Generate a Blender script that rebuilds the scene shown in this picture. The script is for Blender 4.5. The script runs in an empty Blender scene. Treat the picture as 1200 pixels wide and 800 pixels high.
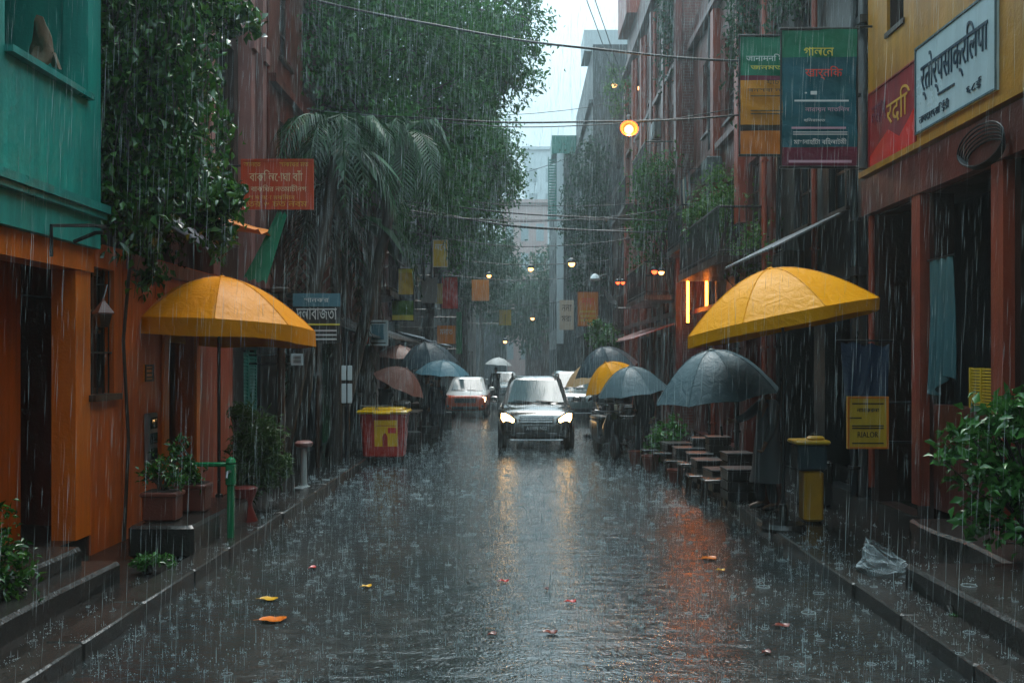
import bpy, math, random
import numpy as np
from mathutils import Vector, Matrix, Euler
R = math.radians
random.seed(7)
rng = np.random.default_rng(7)
SC = bpy.context.scene
COL = SC.collection
F, CX, CY, EYE = 1167.0, 610.0, 420.0, 2.1      # lens in photo pixels, vanishing point, eye height

# ------------------------------------------------------------------ camera, sky, sun, exposure
cam = bpy.data.cameras.new('camera')
cam.sensor_width = 36.0
cam.lens = 36.0 * F / 1200.0
cam.shift_x = -10 / 1200.0
cam.shift_y = 20 / 1200.0
cam.clip_start, cam.clip_end = 0.1, 2000
camo = bpy.data.objects.new('camera', cam)
COL.objects.link(camo)
camo.location = (0, 0, EYE)
camo.rotation_euler = (R(90), 0, 0)
SC.camera = camo

SUN_EL, SUN_AZ = R(62), R(8)                       # high, ahead of the camera along the street
world = bpy.data.worlds.new('World')
SC.world = world
world.use_nodes = True
wn, wl = world.node_tree.nodes, world.node_tree.links
wn.clear()
wo = wn.new('ShaderNodeOutputWorld')
bg = wn.new('ShaderNodeBackground')
sky = wn.new('ShaderNodeTexSky')
sky.sky_type = 'NISHITA'
sky.sun_disc = False
sky.sun_elevation = SUN_EL
sky.sun_rotation = SUN_AZ
sky.air_density, sky.dust_density, sky.ozone_density = 1.0, 4.0, 1.0
over = wn.new('ShaderNodeMix')
over.data_type = 'RGBA'
over.inputs[0].default_value = 0.8
wl.new(sky.outputs[0], over.inputs[6])
over.inputs[7].default_value = (4.7, 6.7, 7.4, 1)    # the even grey of a rain cloud deck
wg = wn.new('ShaderNodeTexCoord')
wsx = wn.new('ShaderNodeSeparateXYZ')
wl.new(wg.outputs['Generated'], wsx.inputs[0])
wm = wn.new('ShaderNodeMapRange')
wl.new(wsx.outputs[2], wm.inputs[0])
wm.inputs[3].default_value, wm.inputs[4].default_value = .2, 2.3      # an overcast sky is brightest overhead
wmul = wn.new('ShaderNodeVectorMath')
wmul.operation = 'SCALE'
wl.new(over.outputs[2], wmul.inputs[0])
wl.new(wm.outputs[0], wmul.inputs['Scale'])
wl.new(wmul.outputs[0], bg.inputs[0])
bg.inputs[1].default_value = 0.12
wl.new(bg.outputs[0], wo.inputs[0])

sun = bpy.data.lights.new('sun', 'SUN')
sun.energy = 0.9
sun.angle = R(25)
sun.color = (1.0, 0.97, 0.92)
suno = bpy.data.objects.new('sun', sun)
COL.objects.link(suno)
suno.location = (0, 10, 30)
dvec = Vector((math.sin(SUN_AZ) * math.cos(SUN_EL), math.cos(SUN_AZ) * math.cos(SUN_EL), math.sin(SUN_EL)))
suno.rotation_euler = dvec.to_track_quat('Z', 'Y').to_euler()

vs = SC.view_settings
vs.view_transform = 'Standard'
vs.look = 'None'
vs.gamma = 1
vs.use_curve_mapping = False
vs.exposure = 1.1
cy = SC.cycles
cy.max_bounces = 6
cy.diffuse_bounces = 3
cy.glossy_bounces = 3
cy.transmission_bounces = 4
cy.transparent_max_bounces = 8
cy.volume_bounces = 2
cy.use_denoising = True
cy.sample_clamp_indirect = 4.0
cy.caustics_reflective = False
cy.caustics_refractive = False

# ------------------------------------------------------------------ helpers
def pt(px, py, Y):
    return Vector(((px - CX) * Y / F, Y, EYE + (CY - py) * Y / F))
def yat(px, X):
    return F * X / (px - CX)
def zat(py, Y):
    return EYE + (CY - py) * Y / F

def tag(o, label=None, cat=None, group=None, kind=None):
    for k, v in (('label', label), ('category', cat), ('group', group), ('kind', kind)):
        if v:
            o[k] = v
    return o
def thing(name, label, cat, loc=(0, 0, 0), group=None, rot=None):
    o = bpy.data.objects.new(name, None)
    o.empty_display_size = 0.1
    COL.objects.link(o)
    o.location = loc
    if rot:
        o.rotation_euler = rot
    return tag(o, label, cat, group)
def kids(o):
    return [c for c in bpy.data.objects if c.parent == o]
def copy_tree(o, parent=None, lib=None):
    lib = lib if lib is not None else {}
    if not lib:
        for c in bpy.data.objects:
            if c.parent:
                lib.setdefault(c.parent.name, []).append(c)
    c = o.copy()
    COL.objects.link(c)
    if parent:
        c.parent = parent
    for ch in lib.get(o.name, []):
        copy_tree(ch, c, lib)
    return c
def dup(o, loc, rot=None, scale=None, label=None):
    c = copy_tree(o)
    c.location = loc
    if rot is not None:
        c.rotation_euler = rot
    if scale is not None:
        c.scale = scale if hasattr(scale, '__len__') else (scale,) * 3
    if label:
        c['label'] = label
    return c
def origin_of(p):
    v = Vector((0, 0, 0))
    while p is not None:
        v += p.location
        p = p.parent
    return v

class MB:
    """collects shapes, links them as one mesh object"""
    def __init__(s):
        s.v, s.f = [], []
    def add(s, vs_, fs):
        o = len(s.v)
        s.v += [tuple(p) for p in vs_]
        s.f += [tuple(i + o for i in f) for f in fs]
        return s
    def box(s, x0, x1, y0, y1, z0, z1, M=None):
        x0, x1 = min(x0, x1), max(x0, x1)
        y0, y1 = min(y0, y1), max(y0, y1)
        z0, z1 = min(z0, z1), max(z0, z1)
        vs_ = [Vector((x, y, z)) for z in (z0, z1) for x, y in ((x0, y0), (x1, y0), (x1, y1), (x0, y1))]
        if M is not None:
            vs_ = [M @ p for p in vs_]
        return s.add(vs_, [(3, 2, 1, 0), (4, 5, 6, 7), (0, 1, 5, 4), (1, 2, 6, 5), (2, 3, 7, 6), (3, 0, 4, 7)])
    def bbox(s, c, d, M=None, b=0.01):
        """box with chamfered edges (profile in xy and top)"""
        hx, hy, hz = d[0] / 2, d[1] / 2, d[2] / 2
        b = min(b, hx * .9, hy * .9, hz * .9)
        rings = []
        for z, i in ((-hz, b), (-hz + b, 0), (hz - b, 0), (hz, b)):
            X, Y_ = hx - i, hy - i
            q = b
            rings.append([(X - q, -Y_, z), (X, -Y_ + q, z), (X, Y_ - q, z), (X - q, Y_, z), (-X + q, Y_, z), (-X, Y_ - q, z), (-X, -Y_ + q, z), (-X + q, -Y_, z)])
        vs_ = [Vector(p) + Vector(c) for r in rings for p in r]
        if M is not None:
            vs_ = [M @ p for p in vs_]
        fs = [tuple(reversed(range(8))), tuple(range(24, 32))]
        for k in range(3):
            for i in range(8):
                j = (i + 1) % 8
                fs.append((k * 8 + i, k * 8 + j, k * 8 + 8 + j, k * 8 + 8 + i))
        return s.add(vs_, fs)
    def tube(s, pts, r, n=6, cap=True):
        pts = [Vector(p) for p in pts]
        m = len(pts)
        rs = r if hasattr(r, '__len__') else [r] * m
        vs_, fs = [], []
        up = None
        for i in range(m):
            d = (pts[min(i + 1, m - 1)] - pts[max(i - 1, 0)])
            if d.length < 1e-9:
                d = Vector((0, 0, 1))
            d.normalize()
            if up is None:
                a = Vector((0, 0, 1)) if abs(d.z) < .9 else Vector((1, 0, 0))
            else:
                a = up
            u = (a - d * a.dot(d))
            if u.length < 1e-6:
                u = d.orthogonal()
            u.normalize()
            up = u
            w = d.cross(u)
            for k in range(n):
                t = 2 * math.pi * k / n
                vs_.append(pts[i] + (u * math.cos(t) + w * math.sin(t)) * rs[i])
        for i in range(m - 1):
            for k in range(n):
                j = (k + 1) % n
                fs.append((i * n + k, i * n + j, i * n + n + j, i * n + n + k))
        if cap:
            fs.append(tuple(reversed(range(n))))
            fs.append(tuple(range((m - 1) * n, m * n)))
        return s.add(vs_, fs)
    def lathe(s, prof, c=(0, 0, 0), n=16, M=None):
        c = Vector(c)
        vs_, fs = [], []
        for r, z in prof:
            for k in range(n):
                t = 2 * math.pi * k / n
                p = Vector((r * math.cos(t), r * math.sin(t), z))
                vs_.append((M @ p if M is not None else p) + c)
        m = len(prof)
        for i in range(m - 1):
            for k in range(n):
                j = (k + 1) % n
                fs.append((i * n + k, i * n + j, i * n + n + j, i * n + n + k))
        fs.append(tuple(reversed(range(n))))
        fs.append(tuple(range((m - 1) * n, m * n)))
        return s.add(vs_, fs)
    def prism(s, poly, a, b):
        """poly: list of Vectors (planar outline at a-offset 0); extruded from vector a to vector b"""
        n = len(poly)
        vs_ = [Vector(p) + Vector(a) for p in poly] + [Vector(p) + Vector(b) for p in poly]
        fs = [tuple(reversed(range(n))), tuple(range(n, 2 * n))]
        for i in range(n):
            j = (i + 1) % n
            fs.append((i, j, n + j, n + i))
        return s.add(vs_, fs)
    def build(s, name, mat, parent=None, smooth=None, label=None, local=False):
        off = origin_of(parent) if (parent is not None and not local) else Vector((0, 0, 0))
        me = bpy.data.meshes.new(name)
        me.from_pydata([tuple(Vector(p) - off) for p in s.v], [], s.f)
        me.update()
        if smooth:
            me.polygons.foreach_set('use_smooth', [True] * len(me.polygons))
            me.set_sharp_from_angle(angle=R(smooth))
        for m in (mat if isinstance(mat, (list, tuple)) else [mat]):
            me.materials.append(m)
        o = bpy.data.objects.new(name, me)
        COL.objects.link(o)
        o.parent = parent
        if label:
            o['label'] = label
        return o

def np_mesh(name, V, faces_n, mat, parent=None, smooth=False):
    """V (n,3) array already local; faces_n: (m,k) index array"""
    me = bpy.data.meshes.new(name)
    m, k = faces_n.shape
    me.vertices.add(len(V))
    me.vertices.foreach_set('co', np.ascontiguousarray(V, dtype=np.float32).ravel())
    me.loops.add(m * k)
    me.loops.foreach_set('vertex_index', np.ascontiguousarray(faces_n, dtype=np.int32).ravel())
    me.polygons.add(m)
    me.polygons.foreach_set('loop_start', np.arange(0, m * k, k, dtype=np.int32))
    me.update(calc_edges=True)
    me.validate()
    if smooth:
        me.polygons.foreach_set('use_smooth', [True] * m)
    me.materials.append(mat)
    o = bpy.data.objects.new(name, me)
    COL.objects.link(o)
    o.parent = parent
    return o

# ------------------------------------------------------------------ materials
def newmat(name):
    m = bpy.data.materials.new(name)
    m.use_nodes = True
    nt = m.node_tree
    return m, nt.nodes, nt.links, nt.nodes['Principled BSDF']
def mathn(n, l, op, a, b=None):
    x = n.new('ShaderNodeMath')
    x.operation = op
    for i, v in enumerate((a, b)):
        if v is None:
            continue
        if isinstance(v, (int, float)):
            x.inputs[i].default_value = v
        else:
            l.new(v, x.inputs[i])
    return x.outputs[0]
def rampn(n, l, src, stops):
    r = n.new('ShaderNodeValToRGB')
    l.new(src, r.inputs[0])
    e = r.color_ramp.elements
    while len(e) < len(stops):
        e.new(0.5)
    for i, (p, c) in enumerate(stops):
        e[i].position = p
        e[i].color = (*c, 1) if len(c) == 3 else c
    return r.outputs[0]
def noisen(n, l, vec, scale, detail=4, rough=.6):
    t = n.new('ShaderNodeTexNoise')
    t.inputs['Scale'].default_value = scale
    t.inputs['Detail'].default_value = detail
    t.inputs['Roughness'].default_value = rough
    l.new(vec, t.inputs['Vector'])
    return t.outputs['Fac']
def mapn(n, l, vec, sc):
    mp = n.new('ShaderNodeMapping')
    mp.inputs['Scale'].default_value = sc
    l.new(vec, mp.inputs['Vector'])
    return mp.outputs[0]
def mixc(n, l, fac, a, b, mode='MIX'):
    x = n.new('ShaderNodeMix')
    x.data_type = 'RGBA'
    x.blend_type = mode
    if isinstance(fac, (int, float)):
        x.inputs[0].default_value = fac
    else:
        l.new(fac, x.inputs[0])
    for i, v in ((6, a), (7, b)):
        if isinstance(v, (tuple, list)):
            x.inputs[i].default_value = (*v[:3], 1)
        else:
            l.new(v, x.inputs[i])
    return x.outputs[2]
def bumpn(n, l, h, strength, dist=.02):
    b = n.new('ShaderNodeBump')
    b.inputs['Strength'].default_value = strength
    b.inputs['Distance'].default_value = dist
    l.new(h, b.inputs['Height'])
    return b.outputs[0]

def plain(name, col, rough=.4, metal=0, var=.25, bump=0.0, spec=.5, scale=6, coat=0):
    m, n, l, p = newmat(name)
    g = n.new('ShaderNodeNewGeometry').outputs['Position']
    f = noisen(n, l, g, scale, 5)
    c = mixc(n, l, f, tuple(x * (1 - var) for x in col), tuple(min(1, x * (1 + var)) for x in col))
    l.new(c, p.inputs['Base Color'])
    p.inputs['Roughness'].default_value = rough
    rr = mathn(n, l, 'MULTIPLY_ADD', f, rough * .6)
    rr.node.inputs[2].default_value = rough * .7
    l.new(rr, p.inputs['Roughness'])
    p.inputs['Metallic'].default_value = metal
    p.inputs['Specular IOR Level'].default_value = spec
    if coat:
        p.inputs['Coat Weight'].default_value = coat
        p.inputs['Coat Roughness'].default_value = .06
    if bump:
        l.new(bumpn(n, l, noisen(n, l, g, scale * 6, 5), bump), p.inputs['Normal'])
    return m
def wallmat(name, col, col2, stain=(.01, .009, .008), rough=.4, amount=.7, bump=.35, brick=None):
    """rain-wet plaster: patchy colour, runs of dirt that follow the water down, fine bump"""
    m, n, l, p = newmat(name)
    g = n.new('ShaderNodeNewGeometry').outputs['Position']
    big = noisen(n, l, g, .9, 6, .65)
    c = mixc(n, l, rampn(n, l, big, [(.35, (0, 0, 0)), (.65, (1, 1, 1))]), col, col2)
    if brick:
        sx = n.new('ShaderNodeSeparateXYZ')
        l.new(g, sx.inputs[0])
        cb = n.new('ShaderNodeCombineXYZ')
        l.new(mathn(n, l, 'ADD', sx.outputs[0], sx.outputs[1]), cb.inputs[0])
        l.new(sx.outputs[2], cb.inputs[1])
        bt = n.new('ShaderNodeTexBrick')
        l.new(cb.outputs[0], bt.inputs['Vector'])
        bt.inputs['Scale'].default_value = 1
        bt.inputs['Brick Width'].default_value = .24
        bt.inputs['Row Height'].default_value = .08
        bt.inputs['Mortar Size'].default_value = .008
        l.new(c, bt.inputs['Color1'])
        l.new(mixc(n, l, .5, c, brick), bt.inputs['Color2'])
        bt.inputs['Mortar'].default_value = (.12, .11, .1, 1)
        c = bt.outputs['Color']
    st = noisen(n, l, mapn(n, l, g, (5, 5, .35)), 1.0, 6, .7)
    st = rampn(n, l, st, [(.42, (0, 0, 0)), (.72, (amount,) * 3)])
    c = mixc(n, l, st, c, stain)
    gr = noisen(n, l, g, 30, 4)
    c = mixc(n, l, mathn(n, l, 'MULTIPLY', gr, .35), c, tuple(x * .5 for x in col))
    l.new(c, p.inputs['Base Color'])
    rr = n.new('ShaderNodeMapRange')
    l.new(big, rr.inputs[0])
    rr.inputs[3].default_value = rough * .55
    rr.inputs[4].default_value = rough * 1.5
    l.new(rr.outputs[0], p.inputs['Roughness'])
    h = mathn(n, l, 'ADD', mathn(n, l, 'MULTIPLY', gr, .5), noisen(n, l, g, 6, 5))
    if brick:
        h = mathn(n, l, 'SUBTRACT', h, mathn(n, l, 'MULTIPLY', bt.outputs['Fac'], .6))
    l.new(bumpn(n, l, h, bump, .02), p.inputs['Normal'])
    return m
def leafmat(name, cols, rough=.32, trans=.25, spec=.5):
    m, n, l, p = newmat(name)
    gn = n.new('ShaderNodeNewGeometry')
    k = len(cols)
    c = rampn(n, l, gn.outputs['Random Per Island'], [(i / max(1, k - 1), c) for i, c in enumerate(cols)])
    l.new(c, p.inputs['Base Color'])
    p.inputs['Roughness'].default_value = rough
    p.inputs['Specular IOR Level'].default_value = spec
    if trans:
        t = n.new('ShaderNodeBsdfTranslucent')
        l.new(c, t.inputs[0])
        mx = n.new('ShaderNodeMixShader')
        mx.inputs[0].default_value = trans
        l.new(p.outputs[0], mx.inputs[1])
        l.new(t.outputs[0], mx.inputs[2])
        l.new(mx.outputs[0], n['Material Output'].inputs[0])
    return m
def emit(name, col, strength):
    m, n, l, p = newmat(name)
    p.inputs['Base Color'].default_value = (*col, 1)
    p.inputs['Emission Color'].default_value = (*col, 1)
    p.inputs['Emission Strength'].default_value = strength
    return m
def vinyl(name, col, col2, rough=.22, spec=.2):
    m, n, l, p = newmat(name)
    g = n.new('ShaderNodeNewGeometry').outputs['Position']
    f = noisen(n, l, g, 3.0, 6, .7)
    l.new(mixc(n, l, f, col, col2), p.inputs['Base Color'])
    w = noisen(n, l, g, 14, 3)
    v = n.new('ShaderNodeTexVoronoi')
    v.inputs['Scale'].default_value = 70
    l.new(g, v.inputs['Vector'])
    dr = rampn(n, l, v.outputs['Distance'], [(.1, (1, 1, 1)), (.4, (0, 0, 0))])
    wr = n.new('ShaderNodeTexNoise')                      # creases in the wet cloth
    wr.inputs['Scale'].default_value = 4.5
    wr.inputs['Detail'].default_value = 6
    wr.inputs['Distortion'].default_value = 1.6
    l.new(g, wr.inputs['Vector'])
    h = mathn(n, l, 'ADD', w, mathn(n, l, 'MULTIPLY', dr, .3))
    h = mathn(n, l, 'ADD', h, mathn(n, l, 'MULTIPLY', wr.outputs['Fac'], 3.0))
    l.new(bumpn(n, l, h, .3, .018), p.inputs['Normal'])
    rr = n.new('ShaderNodeMapRange')
    l.new(f, rr.inputs[0])
    rr.inputs[3].default_value = rough * .6
    rr.inputs[4].default_value = rough * 2.0
    l.new(rr.outputs[0], p.inputs['Roughness'])
    p.inputs['Specular IOR Level'].default_value = spec
    return m

M = {}
M['teal'] = wallmat('teal_plaster', (.02, .38, .31), (.025, .29, .25), (.01, .05, .045), .45, .55)
M['teal_trim'] = wallmat('teal_trim', (.03, .34, .29), (.05, .27, .25), (.02, .04, .04), .3, .6)
M['orange'] = wallmat('orange_plaster', (.70, .125, .008), (.52, .085, .006), (.05, .018, .008), .42, .6)
M['orange_trim'] = wallmat('orange_trim', (.78, .17, .008), (.64, .12, .008), (.08, .03, .01), .35, .4)
M['darkred'] = wallmat('dark_red_plaster', (.15, .02, .008), (.08, .013, .006), (.015, .008, .006), .4, .7)
M['brown'] = wallmat('brown_plaster', (.042, .014, .008), (.022, .009, .006), (.01, .007, .006), .4, .8)
M['redbrown'] = wallmat('red_brown_plaster', (.17, .02, .007), (.07, .012, .006), (.014, .009, .008), .38, .85)
M['brick'] = wallmat('wet_brick', (.17, .022, .008), (.075, .013, .007), (.012, .009, .008), .4, .75, .6, brick=(.06, .018, .012))
M['rust'] = wallmat('rust_red_wall', (.34, .055, .022), (.22, .035, .015), (.03, .012, .01), .4, .6)
M['post_grey'] = plain('post_grey', (.3, .31, .3), .4)
M['pink'] = wallmat('pink_plaster', (.30, .12, .10), (.2, .08, .07), (.04, .02, .018), .45, .7)
M['yellow'] = wallmat('yellow_plaster', (.50, .22, .008), (.36, .14, .006), (.06, .03, .01), .42, .55)
M['grey'] = wallmat('grey_concrete', (.085, .10, .10), (.045, .055, .055), (.03, .03, .03), .5, .8)
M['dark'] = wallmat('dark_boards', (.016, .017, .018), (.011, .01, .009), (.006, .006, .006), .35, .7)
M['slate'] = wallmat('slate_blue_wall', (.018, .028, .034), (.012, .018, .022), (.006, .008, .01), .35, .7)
M['pale'] = wallmat('hazed_pale_concrete', (.6, .64, .65), (.52, .56, .57), (.3, .33, .33), .6, .4)  # on the far tower this paleness also stands for haze
M['rosy'] = wallmat('hazed_rosy_render', (.5, .33, .3), (.42, .27, .25), (.25, .18, .17), .6, .4)  # lightened so the far block looks faded by haze
M['hazed_window'] = plain('hazed_window', (.26, .30, .31), .3)  # pale grey in place of glass, haze put into the colour
M['stone'] = wallmat('wet_stone', (.032, .029, .026), (.02, .018, .017), (.008, .007, .006), .22, .6, .6)
M['kerb'] = wallmat('wet_kerb', (.055, .05, .045), (.028, .026, .024), (.012, .01, .009), .16, .6, .8)
M['wood'] = wallmat('dark_wood', (.05, .022, .011), (.028, .013, .008), (.01, .006, .004), .35, .6)
M['darkwood'] = wallmat('sodden_wood', (.018, .012, .009), (.011, .008, .006), (.005, .004, .003), .3, .6)
M['black'] = plain('black_metal', (.012, .012, .013), .3)
M['rubber'] = plain('rubber', (.012, .012, .012), .55)
M['steel'] = plain('grey_steel', (.25, .26, .27), .3, .8)
M['cable'] = plain('cable_black', (.01, .011, .012), .45)
M['green_paint'] = plain('green_paint', (.01, .16, .06), .25, bump=.1)
M['green_shutter'] = plain('green_shutter', (.03, .17, .13), .35, var=.4)
M['white'] = plain('white_paint', (.62, .66, .67), .35, var=.15)
M['cream'] = plain('cream_paint', (.5, .42, .33), .4)
M['glass'] = plain('window_glass', (.012, .016, .018), .05, spec=.8, var=.1)
M['terracotta'] = plain('terracotta', (.12, .028, .016), .35, bump=.3)
M['soil'] = plain('soil', (.02, .014, .01), .6, bump=.5)
M['vine'] = leafmat('vine_leaf', [(.008, .03, .006), (.016, .065, .01), (.035, .12, .018), (.08, .19, .03), (.02, .08, .016)], .2)
M['leaf'] = leafmat('tree_leaf', [(.010, .055, .010), (.022, .105, .016), (.055, .19, .03), (.024, .115, .02)], .5, .35, .22)
M['leaf_far'] = leafmat('far_leaf', [(.010, .04, .018), (.02, .07, .03), (.026, .085, .036)], .5, .35, .2)
M['shrub'] = leafmat('shrub_leaf', [(.02, .07, .015), (.05, .15, .03), (.08, .22, .05), (.03, .10, .02)], .22)
M['grassy'] = leafmat('narrow_leaf', [(.03, .08, .018), (.07, .14, .035), (.10, .17, .05), (.04, .09, .03)], .3)
M['bush'] = leafmat('balcony_leaf', [(.03, .10, .02), (.06, .17, .03), (.12, .24, .05), (.03, .10, .025)], .45, .35, .25)
M['palm'] = leafmat('palm_leaf', [(.005, .024, .009), (.010, .042, .015), (.016, .075, .018), (.008, .036, .010)], .4, .25, .3)
M['blade'] = leafmat('banana_blade', [(.02, .085, .03), (.03, .12, .045), (.025, .10, .036)], .3, .3, .5)
M['dry'] = leafmat('dry_frond', [(.02, .022, .014), (.035, .03, .018), (.018, .024, .018)], .4)
M['bark'] = wallmat('bark', (.045, .032, .024), (.025, .02, .016), (.008, .007, .006), .4, .6, .9)
M['vinyl_yellow'] = vinyl('yellow_vinyl', (.70, .29, .003), (.58, .22, .002), .3, .06)
M['vinyl_amber'] = vinyl('amber_vinyl', (.66, .235, .003), (.52, .165, .002), .3, .06)
M['nylon_grey'] = vinyl('slate_nylon', (.085, .125, .14), (.05, .085, .098), .28)
M['nylon_dark'] = vinyl('dark_nylon', (.04, .065, .08), (.025, .042, .05), .3)
M['nylon_blue'] = vinyl('blue_grey_nylon', (.10, .22, .27), (.07, .16, .2), .25)
M['nylon_rust'] = vinyl('rust_nylon', (.24, .10, .075), (.15, .07, .055), .3)
M['nylon_pale'] = vinyl('pale_nylon', (.5, .5, .48), (.4, .4, .4), .3)
M['nylon_beige'] = vinyl('beige_nylon', (.5, .32, .17), (.42, .25, .12), .3)
M['skin'] = plain('skin', (.16, .075, .045), .45)
M['hair'] = plain('hair', (.008, .007, .006), .35)
M['cloth_grey'] = plain('grey_cloth', (.075, .08, .085), .7, bump=.3, scale=3)
M['cloth_dark'] = plain('dark_cloth', (.016, .018, .022), .7, bump=.3, scale=3)
M['cloth_navy'] = plain('navy_cloth', (.014, .02, .034), .7, bump=.3, scale=3)
M['cloth_teal'] = plain('teal_cloth', (.035, .10, .11), .6, bump=.3, scale=3)
M['cloth_beige'] = plain('beige_cloth', (.16, .115, .075), .7, bump=.4, scale=8)
M['cloth_blue'] = plain('blue_tarp', (.003, .012, .028), .3, bump=.3, scale=3)
M['dull_red'] = plain('dull_red', (.14, .012, .008), .35)
M['red_paint'] = plain('red_paint', (.6, .025, .015), .25, bump=.05, coat=.3)
M['bin_red'] = plain('bin_red_plastic', (.4, .022, .01), .28, coat=.3)
M['bin_ochre'] = plain('bin_ochre_plastic', (.42, .20, .008), .35)
M['bin_yellow'] = plain('bin_yellow_plastic', (.75, .42, .01), .25, coat=.3)
M['sign_red'] = wallmat('rusty_red_sign', (.55, .06, .012), (.42, .042, .01), (.16, .05, .015), .35, .6, .1)
M['sign_white'] = wallmat('white_sign', (.50, .60, .63), (.42, .52, .56), (.2, .24, .25), .3, .35, .05)
M['sign_crimson'] = wallmat('crimson_panel', (.34, .018, .02), (.24, .012, .016), (.05, .008, .01), .35, .6, .1)
M['sign_orange'] = wallmat('orange_panel', (.75, .22, .015), (.62, .16, .01), (.2, .06, .015), .35, .5, .1)
M['sign_gold'] = wallmat('gold_panel', (.72, .46, .03), (.62, .36, .02), (.2, .12, .03), .4, .5, .1)
M['ban_green'] = vinyl('banner_green', (.02, .19, .105), (.015, .14, .085), .25)
M['ban_blue'] = vinyl('banner_blue', (.012, .085, .13), (.015, .11, .12), .25)
M['ban_maroon'] = vinyl('banner_maroon', (.17, .03, .055), (.13, .02, .045), .25)
M['ban_orange'] = vinyl('banner_orange', (.55, .22, .02), (.45, .15, .012), .3)
M['ink_yellow'] = plain('ink_yellow', (.7, .6, .08), .4)
M['ink_gold'] = plain('ink_gold', (.55, .30, .03), .4)
M['ink_red'] = plain('ink_red', (.75, .05, .02), .4)
M['ink_white'] = plain('ink_white', (.6, .62, .62), .4)
M['ink_cream'] = plain('ink_cream', (.6, .48, .3), .4)
M['ink_navy'] = plain('ink_navy', (.012, .03, .055), .4)
M['ink_pink'] = plain('ink_pink', (.5, .3, .38), .4)
M['ink_dark'] = plain('ink_dark', (.03, .018, .01), .5)
M['car_dark'] = plain('bronze_grey_paint', (.05, .048, .045), .2, .35, .1, coat=1)
M['sky_pale_glass'] = plain('sky_pale_glass', (.085, .13, .14), .1, 0, .15, spec=.3)  # windscreen's sky reflection is partly put into this base colour
M['car_orange'] = plain('orange_car_paint', (.55, .07, .02), .25, 0, .1, coat=1)
def twotone():
    m, n, l, p = newmat('orange_and_white_paint')
    s = n.new('ShaderNodeSeparateXYZ')
    l.new(n.new('ShaderNodeTexCoord').outputs['Object'], s.inputs[0])
    l.new(mixc(n, l, mathn(n, l, 'GREATER_THAN', s.outputs[2], .78), (.55, .07, .015), (.6, .61, .6)), p.inputs['Base Color'])
    p.inputs['Roughness'].default_value = .25
    return m
M['car_taxi'] = twotone()
M['car_white'] = plain('white_car_paint', (.62, .63, .62), .25, 0, .1, coat=1)
M['car_grey'] = plain('grey_green_car_paint', (.12, .17, .17), .25, 0, .1, coat=1)
M['chrome'] = plain('chrome', (.55, .55, .55), .15, 1.0, .1)
M['bulb'] = emit('warm_bulb', (1.0, .42, .1), 5)
M['bulb_big'] = emit('big_warm_bulb', (1.0, .55, .18), 2.2)
M['lamp_glow_orange'] = plain('lamp_glow_orange', (.5, .09, .01), .3)  # orange paint stands for the glow inside the lamp bowl
M['bulb_dim'] = emit('small_warm_bulb', (1.0, .42, .14), 4)
M['bulb_orange'] = emit('orange_tube', (1.0, .23, .022), 12)
M['bulb_red'] = emit('red_lamp', (1.0, .08, .02), 3)
M['headlight'] = emit('headlight_lamp', (1.0, .58, .22), 8)
M['headlight_dim'] = emit('amber_headlight_lamp', (1.0, .7, .4), 10)

# the water-covered road
def roadmat():
    m, n, l, p = newmat('flooded_asphalt')
    g = n.new('ShaderNodeNewGeometry').outputs['Position']
    big = noisen(n, l, mapn(n, l, g, (.7, .35, 1)), 1.0, 5, .6)
    grit = noisen(n, l, g, 60, 4)
    c = mixc(n, l, rampn(n, l, big, [(.35, (0, 0, 0)), (.7, (1, 1, 1))]), (.018, .024, .026), (.042, .042, .038))
    c = mixc(n, l, mathn(n, l, 'MULTIPLY', grit, .5), c, (.016, .016, .016))
    l.new(c, p.inputs['Base Color'])
    pud = rampn(n, l, big, [(.38, (1, 1, 1)), (.6, (0, 0, 0))])       # where the film is deepest
    rr = n.new('ShaderNodeMapRange')
    l.new(pud, rr.inputs[0])
    rr.inputs[3].default_value = .17
    rr.inputs[4].default_value = .03
    l.new(rr.outputs[0], p.inputs['Roughness'])
    p.inputs['IOR'].default_value = 2.1
    p.inputs['Specular IOR Level'].default_value = .7
    # rings thrown up by drops, at two sizes, and wind ripples between them
    hs = None
    for sc_, k, w in ((3.2, 34, .3), (5.5, 30, .3), (9.0, 24, .25)):
        v = n.new('ShaderNodeTexVoronoi')
        v.voronoi_dimensions = '2D'
        v.inputs['Scale'].default_value = sc_
        l.new(g, v.inputs['Vector'])
        d = v.outputs['Distance']
        wv = mathn(n, l, 'SINE', mathn(n, l, 'MULTIPLY', d, k))
        fade = rampn(n, l, d, [(.0, (1, 1, 1)), (.45, (0, 0, 0))])
        h = mathn(n, l, 'MULTIPLY', mathn(n, l, 'MULTIPLY', wv, fade), w)
        hs = h if hs is None else mathn(n, l, 'ADD', hs, h)
    rip = noisen(n, l, mapn(n, l, g, (4.0, 7.5, 1)), 1.0, 5, .6)
    rip.node.inputs['Distortion'].default_value = 1.2
    rip2 = noisen(n, l, mapn(n, l, g, (1.2, 3.4, 1)), 1.0, 3, .5)
    hs = mathn(n, l, 'ADD', hs, mathn(n, l, 'MULTIPLY', rip, 3.2))
    hs = mathn(n, l, 'ADD', hs, mathn(n, l, 'MULTIPLY', rip2, 4.0))
    hs = mathn(n, l, 'ADD', hs, mathn(n, l, 'MULTIPLY', grit, .25))
    l.new(bumpn(n, l, hs, .30, .012), p.inputs['Normal'])
    return m
M['road'] = roadmat()
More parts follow.
